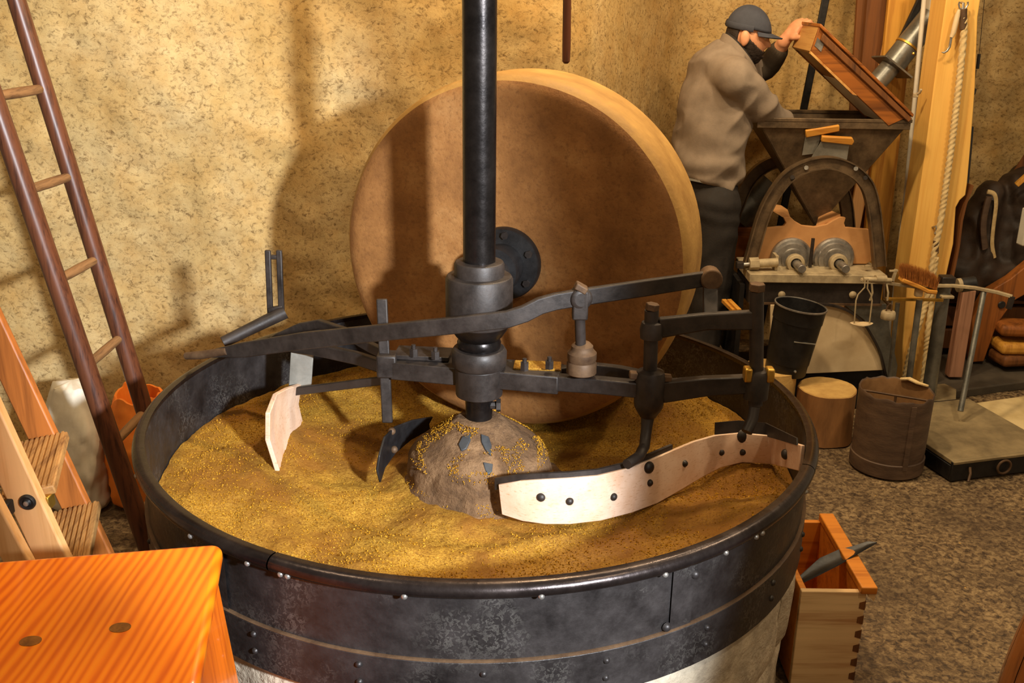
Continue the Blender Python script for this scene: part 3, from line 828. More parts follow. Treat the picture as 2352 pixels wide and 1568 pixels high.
plow['label'] = 'long S-curved pale worn scraper blade with round bolts'
def on_plow(px, py):
    bx = min(range(len(low) - 1), key=lambda i: abs((low[i][0] + low[i + 1][0]) / 2 - px))
    t = (px - low[bx][0]) / (low[bx + 1][0] - low[bx][0])
    A, B = rows_b[bx].lerp(rows_b[bx + 1], t), rows_t[bx].lerp(rows_t[bx + 1], t)
    n_ = (rows_b[bx + 1] - rows_b[bx]).cross(B - A).normalized()
    d = ray(px, py); s = (A - _O).dot(n_) / d.dot(n_)
    return _O + d * s, (n_ if n_.y < 0 else -n_)
for (px, py, r) in ((1243, 1141, .011), (1308, 1150, .010), (1408, 1140, .010), (1490, 1073, .015), (1491, 1108, .009), (1571, 1064, .009), (1655, 1038, .010), (1705, 1037, .010), (1707, 1001, .019), (1804, 1043, .013)):
    p, n_ = on_plow(px, py)
    q = MB(); q.lathe([(r, 0), (r * .92, .004), (r * .6, .008), (0, .010)], p + n_ * .0005, n_, n=16); q.build('bolt', M['iron'], plow)
b = MB(); b.sheet([[rows_t[i] + V(0, .02, -.01) for i in range(9, 13)], [rows_t[i] + V(0.0, .03, .022 if i < 12 else .004) for i in range(9, 13)]], 0.004); b.build('backing_plate', M['iron'], plow)
b = MB(); b.sheet([[p + V(-.004, .016, -.02) for p in rows_t[:8]], [p + V(-.004, .018, .009) for p in rows_t[:8]]], 0.008); b.build('backing_bar', M['iron'], plow)
lb = [at(632, 1085, 2.265), at(640, 1050, 2.34), at(662, 1010, 2.46), at(690, 985, 2.56)]
lt = [at(609, 948, 2.26), at(626, 904, 2.36), at(652, 890, 2.46), at(684, 880, 2.58)]
lblade = bl([lb, [a.lerp(c, .55) + V(-.012, 0, 0) for a, c in zip(lb, lt)], lt], 0.012, 'left_blade', 'blade')
b = MB(); b.box(at(692, 845, 2.575), (.062, .010, .135), rot=Matrix.Rotation(.12, 3, 'Y')); b.build('blade_bracket', M['grey_plate'], sh, bevel=0.002)
b = MB(); b.beam(at(890, 872, 2.37), at(665, 900, 2.55), .012, .022); b.build('blade_tie', M['iron'], sh, bevel=0.002)
kb = [at(870, 1108, 2.20), at(880, 1075, 2.26), at(905, 1040, 2.34), at(940, 1010, 2.42), at(985, 985, 2.48)]
kt = [at(868, 1046, 2.20), at(880, 1003, 2.26), at(905, 978, 2.34), at(945, 963, 2.42), at(992, 955, 2.48)]
small = bl([kb, [a.lerp(c, .5) + V(-.006, -.004, 0) for a, c in zip(kb, kt)], kt], 0.006, 'inner_blade', 'black')
for px, py, yy in ((900, 990, 2.33), (905, 1032, 2.33)):
    q = MB(); q.ball(at(px, py, yy - .012), .010, 10); q.build('bolt', M['rust_iron'], small)
# ================================================================== LEFT SIDE
# leaning ladder
lad = thing('ladder', 'dark brown wooden ladder with round rungs leaning at the far left of the mill', 'ladder', (-1.12, 2.7, 0))
YL, YR = 2.59, 2.82
lp = [at(348, 1280, YL), at(0, 268, YL)]; d_ = (lp[1] - lp[0])
foot = lp[0] - d_ * (lp[0].z / d_.z); topl = lp[0] + d_ * ((2.35 - lp[0].z) / d_.z)
def lerp_z(a, c, z): return a + (c - a) * ((z - a.z) / (c.z - a.z))
b = MB(); b.tube([foot + V(0, 0, .002), lerp_z(foot, topl, 1.2), topl], [(.032, .028), (.029, .025), (.026, .023)], 18, ref=(0, 1, 0)); b.build('rail', M['ladder'], lad)
rp = [at(335, 952, YR), at(38, 0, YR)]; d_ = rp[1] - rp[0]
footr = rp[0] - d_ * (rp[0].z / d_.z); topr = rp[0] + d_ * ((2.35 - rp[0].z) / d_.z)
b = MB(); b.tube([footr + V(0, 0, .002), lerp_z(footr, topr, 1.2), topr], [(.031, .027), (.028, .024), (.025, .022)], 18, ref=(0, 1, 0)); b.build('rail', M['ladder'], lad)
for (ax, ay), (bx, by) in (((-40, 222), (96, 203)), ((72, 438), (155, 404)), ((145, 645), (214, 594)), ((212, 842), (272, 772)), ((276, 1022), (335, 944))):
    p0, p1 = at(ax, ay, YL), at(bx, by, YR)
    p0 = lerp_z(foot, topl, p0.z); p1 = lerp_z(footr, topr, p1.z)
    b = MB(); b.tube([p0, p0.lerp(p1, .5), p1], [.0125, .014, .0125], 14); b.build('rung', M['rung'], lad)
for z in (0.20,):
    b = MB(); b.tube([lerp_z(foot, topl, z), lerp_z(footr, topr, z)], .013, 12); b.build('rung', M['rung'], lad)

# sacks
def sack(name, label, c, hw, hd, hh, mat, seed, lean=0.0, flop=0.0, open_top=False):
    rows = []; n = 56; R = 34
    for j in range(R + 1):
        t = j / R
        prof_ = (0.94 + 0.10 * sin(pi * min(1, t * 1.15)) - 0.34 * max(0, (t - 0.62) / 0.38) ** 1.6)
        if t < 0.06: prof_ *= 0.80 + 0.20 * (t / 0.06)
        row = []
        for i in range(n):
            a = 2 * pi * i / n
            cx_ = abs(cos(a)) ** 0.75 * (1 if cos(a) > 0 else -1); sy_ = abs(sin(a)) ** 0.75 * (1 if sin(a) > 0 else -1)
            q = Vector((cos(a) * 1.6 + seed, sin(a) * 1.6, t * 4))
            k_ = prof_ * (1 + 0.10 * noise.noise(q) + 0.07 * noise.noise(q * 2.6) + 0.03 * abs(noise.noise(q * 6)))
            z = hh * t + (0.03 * noise.noise(Vector((a * 2, seed, 3))) * t * t if t > 0.6 else 0)
            row.append((c[0] + hw * k_ * cx_ + lean * t * t, c[1] + hd * k_ * sy_ + flop * t * t, c[2] + z))
        row.append(row[0]); rows.append(row)
    b = MB(); b.sheet(rows)
    if not open_top:
        top_c = sum((Vector(p) for p in rows[-1][:-1]), Vector()) / n + V(0, 0, .012)
        b.sheet([rows[-1], [top_c] * (n + 1)])
    else:
        inner = [[Vector(p).lerp(Vector((c[0] + lean, c[1] + flop, p[2])), .10 + .05 * k) - V(0, 0, .05 * k) for p in rows[-1]] for k in range(4)]
        b.sheet([rows[-1]] + inner)
        ctr = sum((Vector(p) for p in inner[-1][:-1]), Vector()) / n
        b.sheet([inner[-1], [ctr] * (n + 1)])
    o = b.build(name, mat, smooth=60)
    tag(o, label, 'sack', 'sacks beside the ladder')
    return o
sack('white_sack', 'crumpled white plastic sack behind the ladder, left of the orange sack', (-1.45, 3.02, 0.003), 0.100, 0.090, 0.44, M['white_sack'], 2.0, 0.02)
sack('orange_sack', 'open orange cloth sack standing behind the dark ladder', (-1.225, 3.05, 0.003), 0.125, 0.110, 0.40, M['orange_sack'], 5.3, -0.005, 0, True)

# step ladder behind the stool
stp = thing('step_ladder', 'pale wooden folding step ladder with ribbed treads behind the orange stool', 'step ladder', (-0.98, 1.85, 0))
YA, YB = 1.78, 2.06
def rail2(pa, pb_, y, w, t, name, mat, up=(0, 1, 0)):
    A, B = at(*pa, y), at(*pb_, y); d = B - A
    lo_ = A - d * ((A.z - 0.02) / d.z); hi_ = A + d * ((1.02 - A.z) / d.z)
    b = MB(); b.beam(lo_, hi_, w, t, up); return b.build(name, mat, stp, bevel=0.004), lo_, hi_
r1, a_lo, a_hi = rail2((126, 1285), (-10, 990), YA, .066, .024, 'side_rail', M['step_tan'])
r2, b_lo, b_hi = rail2((206, 1225), (36, 865), YB, .064, .022, 'side_rail', M['step_brown'])
r3, c_lo, c_hi = rail2((46, 1290), (-40, 1130), YA - .07, .05, .024, 'rear_rail', M['step_tan'])
r4, d_lo, d_hi = rail2((150, 1105), (20, 800), YB + .06, .012, .03, 'brace_strip', M['plank_dark'])
for (px, py) in ((66, 1062), (192, 1228)):
    P = at(px, py, (YA + YB) / 2 + .02); z = P.z
    q0, q1 = lerp_z(a_lo, a_hi, z), lerp_z(b_lo, b_hi, z)
    b = MB(); mid = (q0 + q1) / 2; ln = (YB - YA - .022)
    dirx = (q1 - q0); dirx.z = 0
    ang = atan2(-dirx.x, dirx.y)
    Rm = Matrix.Rotation(ang, 3, 'Z') @ Matrix.Rotation(radians(-9), 3, 'Y')
    b.box(mid, (.105, dirx.length - .022, .020), rot=Rm); tr = b.build('tread', M['tread'], stp, bevel=0.003)
    for k in range(9):
        g = MB(); g.box(mid + Rm @ V(-.044 + k * .011, 0, .0115), (.0055, dirx.length - .030, .004), rot=Rm); g.build('tread_rib', M['tread'], tr)
p = at(63, 1153, YA - .014); b = MB(); b.lathe([(.0, .006), (.006, .006), (.009, .003), (.014, .005), (.0165, .002), (.0165, -.004), (0, -.004)], p, (0, -1, 0), n=28); b.build('hinge_bolt', M['black'], stp)
b = MB(); b.lathe([(.0055, 0), (.005, .003), (0, .0045)], p + V(0, -.0055, 0), (0, -1, 0), n=16); b.build('bolt_head', M['steel'], stp)
for px, py in ((20, 1165), (112, 1150)):
    b = MB(); b.box(at(px, py, YA - .02 if px < 50 else YA + .02), (.014, .03, .03)); b.build('hinge_plate', M['black' if px < 50 else 'brass'], stp, bevel=0.003)

# orange pine stool
ang = radians(10.5)
ZS = 0.745
cr = atz(512, 1244, ZS)                                     # back right corner
ex, ey = V(cos(ang), sin(ang), 0), V(-sin(ang), cos(ang), 0)
def stp_(u, v, z): return cr - ex * u - ey * v + V(0, 0, z - ZS)
LW, LD = 0.46, 0.40
stool = thing('pine_stool', 'glossy orange pine stool with two knots in its top, close at lower left', 'stool', stp_(LW / 2, LD / 2, 0))
def rr_poly(u0, u1, v0, v1, r, n=6):
    P = []
    for cu, cv, a0 in ((u1 - r, v1 - r, 0), (u0 + r, v1 - r, pi / 2), (u0 + r, v0 + r, pi), (u1 - r, v0 + r, 1.5 * pi)):
        for k in range(n + 1):
            a = a0 + pi / 2 * k / n; P.append((cu + r * cos(a), cv + r * sin(a)))
    return P
b = MB(); b.prism([stp_(u, v, ZS - .032) for u, v in rr_poly(0, LW, 0, LD, .022)], (0, 0, .032)); b.build('seat_board', M['pine'], stool, bevel=0.012, seg=4)
for (px, py) in ((70, 1472), (276, 1441)):
    c = atz(px, py, ZS); b = MB(); b.lathe([(.0125, -.004), (.0125, .0006), (0, .0008)], c, (0, 0, 1), n=20, wob=lambda a, h: 1 + .3 * cos(a) * cos(a)); b.build('knot', M['knot'], stool)
for u in (0.034, LW - 0.034):
    sgn = -1 if u < .1 else 1
    b = MB(); b.prism([stp_(u + sgn * -.002, .035, ZS - .033), stp_(u + sgn * -.002, LD - .035, ZS - .033), stp_(u + sgn * .050, LD + .01, .0), stp_(u + sgn * .050, LD - .10, .0), stp_(u + sgn * .030, LD / 2, .16), stp_(u + sgn * .050, .10, .0), stp_(u + sgn * .050, -.015, .0)], ex * (.024 * -sgn))
    b.build('side_panel', M['pine_side'], stool, bevel=0.004)
b = MB(); b.beam(stp_(.04, LD / 2, .32), stp_(LW - .04, LD / 2, .32), .022, .08); b.build('stretcher', M['pine_side'], stool, bevel=0.003)

# hanging rod in front of the back wall
rod = MB(); A, B = at(1300, 146, 3.05), at(1296, -330, 3.05); B.z = 2.9
rod.tube([A + V(0, 0, .0), A + V(0, 0, .006), A + V(0, 0, .05), B], [.006, .0115, .0125, .0105], 16); o = rod.build('hanging_rod', M['ladder'])
tag(o, 'thin dark wooden rod hanging down in front of the plaster wall above the millstone', 'rod')
# barrel at the lower right corner
bc = V(1.135, 1.60, 0)
bar = thing('brown_barrel', 'glossy brown rounded barrel at the lower right edge of the floor', 'barrel', bc)
for k in range(16):
    a0 = 2 * pi * k / 16
    b = MB(); pr = [(.128 + .042 * sin(pi * (.1 + .8 * t / 10)), .56 * t / 10) for t in range(11)]
    pr2 = [(r - .016, h_) for r, h_ in reversed(pr)]
    b.lathe(pr + pr2 + [pr[0]], bc + V(0, 0, .001), n=4, a0=a0 + .008, a1=a0 + 2 * pi / 16 - .008); b.build('stave', M['barrel'], bar)
for zz, rr in ((.09, .152),):
    b = MB(); b.lathe([(rr + .003, 0), (rr + .006, .03), (rr + .001, .03), (rr - .002, 0), (rr + .003, 0)], bc + V(0, 0, zz), n=40); b.build('hoop', M['iron'], bar)
b = MB(); b.lathe([(0, .545), (.130, .545), (.130, .53), (0, .53)], bc, n=40); b.build('lid_board', M['barrel'], bar)

# crate with an iron scoop on the right
ZC = 0.285
fl_, fr_ = atz(1812, 1356, ZC), atz(1990, 1356, ZC)
bl_, br_ = atz(1848, 1192, ZC), atz(1920, 1192, ZC)
crate = thing('wooden_crate', 'open raw wooden crate with orange inside, against the plinth', 'crate', ((fl_.x + fr_.x) / 2, fl_.y + .18, 0))
x0, x1, y0, y1 = 0.722, fr_.x, fl_.y, br_.y
T = 0.016
b = MB(); b.box(((x0 + x1) / 2, y0 + T / 2, ZC / 2), (x1 - x0, T, ZC - .004)); fb = b.build('front_board', M['crate'], crate, bevel=0.002)
b = MB(); b.box(((x0 + x1) / 2, y1 - T / 2, ZC / 2), (x1 - x0, T, ZC - .004)); b.build('back_board', M['crate_in'], crate, bevel=0.002)
b = MB(); b.box((x0 + T / 2, (y0 + y1) / 2, ZC / 2), (T, y1 - y0 - 2 * T, ZC - .004)); b.build('side_board', M['crate_in'], crate, bevel=0.002)
b = MB(); b.box((x1 - T / 2, (y0 + y1) / 2, ZC / 2), (T, y1 - y0 - 2 * T, ZC - .004)); b.build('side_board', M['crate_in'], crate, bevel=0.002)
b = MB(); b.box(((x0 + x1) / 2, (y0 + y1) / 2, .012), (x1 - x0 - 2 * T, y1 - y0 - 2 * T, .014)); b.build('bottom_board', M['crate_in'], crate)
b = MB(); b.box((x1 + .002, (y0 + y1) / 2 - .004, ZC + .008), (.040, y1 - y0 + .012, .020)); b.build('top_batten', M['crate_in'], crate, bevel=0.003)
b = MB(); b.prism([V(x1 + .001, y0 - .006, ZC), V(x1 + .022, y0 - .006, ZC), V(x1 + .018, y0 - .006, ZC - .026), V(x1 + .012, y0 - .006, ZC - .016), V(x1 + .004, y0 - .006, ZC - .012)], (0, .012, 0)); b.build('corner_block', M['crate'], crate)
for k in range(6):
    z = .035 + k * .042
    b = MB(); b.prism([V(x1 - .014, y0 - .0012, z - .008), V(x1 + .0012, y0 - .0012, z - .013), V(x1 + .0012, y0 - .0012, z + .013), V(x1 - .014, y0 - .0012, z + .008)], (0, .014, 0)); b.build('dovetail', M['plank_dark'], crate)
# scoop
def pr_z(px, py, z): return atz(px, py, z)
spine = [(1832, 1340, .262), (1880, 1312, .272), (1925, 1290, .283), (1960, 1272, .298), (1992, 1256, .312), (2014, 1247, .320)]
wd = [.040, .082, .076, .050, .034, .004]
R_ = []
for (px, py, z), w in zip(spine, wd):
    c = atz(px, py, z)
    R_.append([c + V(-.25, -.9, 0).normalized() * (w * t) + V(0, 0, .010 * (4 * t * t) * (w / .06)) for t in (-.5, -.25, 0, .25, .5)])
b = MB(); b.sheet(R_, .003); o = b.build('iron_scoop', M['black'], smooth=60)
tag(o, 'dark curved iron scoop blade lying across the edge of the wooden crate', 'scoop')
# ================================================================== FLOOR THINGS ON THE RIGHT
def wobble(seed, amp): return lambda a, h: 1 + amp * noise.noise(Vector((cos(a) * 2 + seed, sin(a) * 2, h * 4)))
bc = V(1.412, 3.405, 0)
bu = thing('grain_measure', 'old grey brown wooden grain measure with a bent rim and an iron cross bar', 'bucket', bc)
bz = lambda a: .012 * noise.noise(Vector((cos(a) * 2.4, sin(a) * 2.4, 4))) + .006 * noise.noise(Vector((cos(a) * 6, sin(a) * 6, 1)))
rows = []; n = 72
for r0, z in ((.108, .002), (.127, .0), (.1285, .04), (.130, .15), (.131, .29), (.132, .302), (.130, .306), (.126, .302), (.124, .29), (.122, .05), (.0, .045)):
    rows.append([bc + V(cos(2 * pi * i / n) * r0 * (1 + .012 * noise.noise(Vector((cos(2 * pi * i / n) * 2, sin(2 * pi * i / n) * 2, z * 5)))), sin(2 * pi * i / n) * r0, z + (bz(2 * pi * i / n) if z > .28 else 0)) for i in range(n + 1)])
b = MB(); b.sheet(rows[:8]); b.build('body', M['bushel'], bu, smooth=50)
b = MB(); b.sheet(rows[7:]); b.build('inside', M['bushel_in'], bu, smooth=50)
b = MB(); b.lathe([(.1285, .0), (.1325, .004), (.1330, .055), (.1290, .058)], bc, n=64); b.build('base_band', M['bushel'], bu)
b = MB(); b.box(bc + V(.018, -.1315, .165), (.018, .004, .25)); b.build('seam_strip', M['bushel'], bu)
b = MB(); b.tube([bc + V(-.118, .045, .285), bc + V(.118, -.045, .278)], .0045, 8); b.tube([bc + V(0, 0, .28), bc + V(0, 0, .048)], .0045, 8); b.build('cross_bar', M['rust_iron'], bu)
b = MB(); b.path([bc + V(.05, .105, .306), bc + V(.075, .085, .315), bc + V(.10, .06, .308), bc + V(.122, .02, .312)], [.012, .022, .018, .008], .008); b.build('torn_rim', M['rope'], bu, bevel=.002)
# stump behind it
lc = V(1.245, 3.66, 0)
lg = thing('log_stump', 'short sawn log stump standing on end behind the grain measure', 'log', lc)
b = MB(); b.lathe([(.118, .0), (.116, .02), (.114, .10), (.113, .205)], lc, n=56, wob=lambda a, h: 1 + .05 * noise.noise(Vector((cos(a) * 1.8, sin(a) * 1.8, h * 2))) + .02 * noise.noise(Vector((cos(a) * 7, sin(a) * 7, h * 3)))); b.build('bark_side', M['log'], lg)
b = MB(); b.lathe([(.1115, .2045), (.109, .2085), (0, .209)], lc, n=56, wob=lambda a, h: 1 + .05 * noise.noise(Vector((cos(a) * 1.8, sin(a) * 1.8, .205 * 2))) + .02 * noise.noise(Vector((cos(a) * 7, sin(a) * 7, .6)))); b.build('sawn_top', M['log_end'], lg)
# log under the canister
cb0 = atz(1800, 952, 0.0); lc2 = V(1.03, 3.72, 0)
lg2 = thing('log_block', 'log block under the tilted black canister, mostly hidden behind the pan', 'log', lc2)
b = MB(); b.lathe([(.105, .0), (.103, .12), (.100, .265)], lc2, n=40, wob=wobble(3, .05)); b.build('bark_side', M['log_end'], lg2)
# tilted canister
cbot, ctop = at(1803, 852, 3.72), at(1822, 702, 3.66)
cbot.x, cbot.y = cbot.x, 3.72
ax = (at(1820, 703, 3.70) - cbot)
ax_n = Vector((0.115, -0.02, 1)).normalized(); hgt = ax.length
can = thing('black_canister', 'tilted black metal canister with a shiny rim standing on a log', 'canister', cbot)
b = MB(); b.lathe([(.0, 0), (.078, 0), (.080, .003), (.081, .045), (.0835, .047), (.094, hgt - .06), (.0965, hgt - .058), (.0985, hgt - .002), (.100, hgt), (.0985, hgt + .003), (.0955, hgt), (.080, .02), (0, .016)], cbot, ax_n, n=56); b.build('body', M['black'], can, smooth=35)
b = MB(); b.lathe([(.0985, hgt - .004), (.1015, hgt - .002), (.1015, hgt + .003), (.097, hgt + .004), (.096, hgt), (.0985, hgt - .004)], cbot, ax_n, n=56); b.build('bright_rim', M['steel'], can)
b = MB(); b.ball(cbot + ax_n * .03 + V(.012, -.081, 0), .006, 8); b.build('rivet', M['steel'], can)
b = MB(); b.box(cbot + ax_n * (hgt * .55) + V(.02, -.0895, 0), (.085, .003, .004), rot=Matrix.Rotation(radians(6), 3, 'Y')); b.build('label_strip', M['grey_plate'], can)

# platform scale
ps = thing('platform_scale', 'black platform scale with worn deck, tall column and long beam by the post', 'scale', (1.8, 3.5, 0))
ZD = .082
dA, dB = atz(2190, 1061, ZD), atz(2352, 1041, ZD)
dx_ = (dB - dA); dx_.z = 0; dx_.normalize(); dy_ = V(-dx_.y, dx_.x, 0)
def D(u, v, z): return Vector((dA.x, dA.y, 0)) + dx_ * u + dy_ * v + V(0, 0, z)
DW, DD = 0.46, 0.50
def quad(u0, u1, v0, v1, z0, z1): 
    q = MB(); q.prism([D(u0, v0, z0), D(u1, v0, z0), D(u1, v1, z0), D(u0, v1, z0)], (0, 0, z1 - z0)); return q
quad(.004, DW, .012, DD, ZD - .018, ZD).build('deck_plate', M['deck'], ps, bevel=.003)
quad(0, DW, 0, .012, .004, ZD - .003).build('deck_skirt', M['black'], ps, bevel=.002)
quad(0, DW, DD, DD + .012, .004, ZD - .003).build('deck_skirt', M['black'], ps, bevel=.002)
quad(0, .012, .012, DD, .004, ZD - .02).build('deck_skirt', M['black'], ps, bevel=.002)
quad(DW - .012, DW, .012, DD, .004, ZD - .02).build('deck_skirt', M['black'], ps, bevel=.002)
quad(.002, DW, -.004, .012, ZD - .010, ZD - .002).build('deck_edge', M['deck'], ps)
rc = D(.215, -.012, .043); b = MB()
b.tube([rc + dx_ * (.028 * cos(2 * pi * k / 24)) + V(0, 0, .026 * sin(2 * pi * k / 24)) for k in range(25)], .0045, 8, caps=False); b.build('ring_handle', M['rust_iron'], ps)
b = MB(); b.tube([D(.072, -.004, .055), D(.068, -.016, .035), D(.052, -.03, .012)], .005, 8); b.build('latch_pin', M['rust_iron'], ps)
fbz = .055
b = MB(); b.prism([atz(2112, 921, fbz), atz(2196, 917, fbz), atz(2197, 893, fbz), atz(2170, 880, fbz), atz(2146, 882, fbz), atz(2112, 900, fbz)], (0, 0, -.05)); b.build('column_foot', M['deck'], ps, bevel=.004)
cl0, cl1 = at(2133, 905, 3.92), at(2170, 652, 3.92)
b = MB(); b.tube([cl0, cl1], [.029, .026], 24); b.build('column', M['pipe'], ps)
cl1n = cl1
b = MB(); b.box(cl1 + V(.005, 0, .012), (.055, .05, .045)); b.build('column_head', M['iron'], ps, bevel=.004)
b = MB(); b.box(cl1 + V(.005, -.012, -.045), (.05, .06, .012)); b.build('column_clamp', M['dusty_steel'], ps, bevel=.003)
bp = [at(2150, 656, 3.90), at(2190, 656, 3.88), at(2240, 661, 3.84), at(2290, 671, 3.80), at(2325, 681, 3.77)]
b = MB(); b.path(bp, .016, .013); b.build('curved_beam', M['dusty_steel'], ps, bevel=.002)
b = MB(); b.beam(bp[-1], bp[-1] + V(-.006, 0, -.05), .012, .02, (1, 0, 0)); b.build('beam_end_drop', M['iron'], ps)
b = MB(); b.beam(at(2030, 686, 3.86), at(2166, 689, 3.88), .012, .012); b.build('poise_bar', M['brass'], ps, bevel=.002)
b = MB(); b.beam(at(1978, 642, 3.72), at(2140, 664, 3.86), .012, .012); b.build('front_beam', M['dusty_steel'], ps, bevel=.002)
b = MB(); b.tube([at(1982, 641, 3.715), at(2046, 644, 3.74)], .010, 12); b.cyl(at(2010, 640, 3.73), at(2034, 641, 3.74), .014, 16); b.build('sliding_poise', M['dusty_steel'], ps)
b = MB(); b.beam(at(2050, 645, 3.76), at(2058, 618, 3.76), .006, .012, (1, 0, 0)); b.beam(at(2043, 622, 3.76), at(2062, 621, 3.76), .008, .006); b.build('pointer', M['dusty_steel'], ps)
for a_, c_, r_, nm in (((2260, 668, 3.83), (2206, 944, 3.62), .011, 'draw_rod'), ((2112, 688, 3.83), (2080, 930, 3.80), .0125, 'draw_rod'), ((2062, 695, 3.86), (2036, 930, 3.86), .009, 'draw_rod')):
    b = MB(); P0, P1 = at(*a_), at(*c_); P1.z = max(P1.z, .012); b.cyl(P0, P1, r_, 14); b.build(nm, M['pipe'], ps)
P1 = at(2206, 944, 3.62); b = MB(); b.lathe([(.0, .012), (.018, .010), (.020, 0.0)], V(P1.x, P1.y, .002), n=20); b.build('rod_shoe', M['dusty_steel'], ps)
b = MB(); b.cyl(at(2205, 655, 3.95), at(2240, 650, 3.95), .030, 24); cwt = b.build('counterweight', M['black'], ps, bevel=.004)
b = MB(); b.cyl(at(2198, 655, 3.945), at(2207, 654, 3.945), .028, 24); b.build('pale_collar', M['dusty_steel'], ps)
b = MB(); b.box(at(2110, 671, 3.82), (.03, .025, .035)); b.build('bearing_cap', M['apron'], ps, bevel=.006)
for k in range(2):
    b = MB(); b.tube([at(2002 + k * 34, 650, 3.715 + .02 * k), at(2004 + k * 36, 672, 3.715), at(1998 + k * 40, 690, 3.715)], .004, 8); b.build('suspension_link', M['dusty_steel'], ps)
# brush lying on the scale
brA, brB = at(2068, 640, 3.80), at(2148, 668, 3.80)
br = thing('bench_brush', 'bench brush of brown bristle with pale wooden back lying upside down on the scale', 'brush', (brA + brB) / 2 + V(0, 0, -.02))
b = MB(); b.path([brA, brA.lerp(brB, .5) + V(0, 0, -.003), brA.lerp(brB, .75) + V(0, 0, -.009), brB], .05, .017); b.build('wooden_back', M['handle'], br, bevel=.004)
b = MB(); rr_ = random.Random(5)
for k in range(900):
    t = rr_.random() * .97 + .0; w = (rr_.random() - .5) * .042
    p = brA.lerp(brB, t) + V(0, w, .008); l_ = .060 + .010 * rr_.random() - .014 * abs(2 * t - 1) ** 4
    q = p + V(-.006 + .016 * (rr_.random() - .5) + .014 * (t - .5), w * .35 + .008 * (rr_.random() - .5), l_)
    s_ = .0014
    b.add([p + V(-s_, 0, 0), p + V(s_, -s_, 0), p + V(0, s_, 0), q], [(0, 1, 3), (1, 2, 3), (2, 0, 3)])
o = b.build('bristles', M['bristle'], br, smooth=0, weld=False); o['kind'] = 'stuff'
# pan hanger and weight
hp = at(1992, 648, 3.70)
hg = thing('weight_hanger', 'thin wire weight hanger with a pale pointed dish under the scale beam', 'hanger', at(1978, 744, 3.70))
b = MB()
for pts in (((1987, 640), (1986, 660), (1971, 676), (1966, 690), (1962, 742)), ((1994, 640), (1992, 662), (2000, 676), (2003, 690), (1997, 742))):
    b.tube([at(px, py, 3.70) for px, py in pts], .0028, 8)
b.build('wire_fork', M['dusty_steel'], hg)
P = at(1978, 744, 3.70); b = MB(); rows = []
for j in range(13):
    t = j / 12 * 2 - 1; w = .022 * (1 - abs(t) ** 2.2) + .0008
    rows.append([P + V(t * .043, w * s, .004 * abs(t) + .002 * s * s) for s in (-1, -.5, 0, .5, 1)])
b.sheet(rows, .004); b.build('dish', M['apron'], hg)
wp = at(2040, 722, 3.72)
wt = thing('iron_weight', 'small many-sided iron weight hanging on a hook under the scale beam', 'weight', wp + V(0, 0, -.018))
b = MB(); b.lathe([(.0, -.018), (.026, -.018), (.030, -.012), (.029, .008), (.024, .014), (0, .015)], wp, n=8); b.build('block', M['dusty_steel'], wt)
b = MB(); b.tube([wp + V(.010 * cos(pi * k / 10 - .2), 0, .014 + .030 * sin(pi * k / 10)) for k in range(11)], .0035, 8); b.tube([at(2031, 650, 3.72), at(2030, 680, 3.72), wp + V(-.004, 0, .042)], .004, 8); b.build('hook', M['rust_iron'], wt)

# lit patch of floor put in as a pale concrete slab; dark slab behind
b = MB(); A = [atz(2122, 934, .008), atz(2236, 926, .008), atz(2420, 900, .008), atz(2420, 1030, .008), atz(2290, 1012, .008), atz(2200, 978, .008), atz(2122, 962, .008)]
b.prism([p - V(0, 0, .02) for p in A], (0, 0, .022)); o = b.build('floor_slab', M['lit_slab'], bevel=.004); o['kind'] = 'structure'
b = MB(); A = [atz(2140, 905, .03), atz(2420, 868, .03), atz(2420, 800, .03), atz(2150, 815, .03)]
b.prism([p - V(0, 0, .04) for p in A], (0, 0, .042)); o = b.build('floor_slab', M['dark_slab'], bevel=.006); o['kind'] = 'structure'

# ================================================================== POST, ROPE, PIPE, PLANKS
pf = 4.17
zt = 2.6
def poly_y(pts, y): return [at(px, py, y) for px, py in pts]
po = thing('timber_post', 'tall pale sawn timber post with a wavy bark edge beside the hopper', 'post', at(2110, 900, pf + .08))
front = poly_y([(2175, -20), (2252, -20), (2246, 40), (2240, 200), (2230, 330), (2222, 420), (2218, 448), (2205, 460), (2196, 476), (2190, 560), (2172, 640), (2163, 680), (2132, 906), (2068, 906), (2074, 780), (2086, 620), (2104, 500), (2128, 330), (2152, 145)], pf)
z0_ = min(p.z for p in front)
front[0].z = zt; front[1].z = zt
for p in front:
    if p.z < .15: p.z = 0.001
b = MB(); b.prism(front, (0, .155, 0)); b.build('trunk', M['beam'], po, bevel=.004)
b = MB(); b.path([at(2222, 420, pf + .06), at(2206, 462, pf + .06), at(2197, 500, pf + .06), at(2190, 560, pf + .06), at(2170, 660, pf + .06)], .11, .010, (1, 0, 0)); b.build('bark_edge', M['plank_dark'], po)
b = MB(); pts = [at(2100, 219, pf + .05), at(2112, 213, pf + .03), at(2116, 205, pf + .02)]; b.tube(pts, .006, 8); b.box(at(2103, 219, pf + .04), (.022, .01, .016)); b.build('wing_nut', M['dusty_steel'], po, bevel=.002)
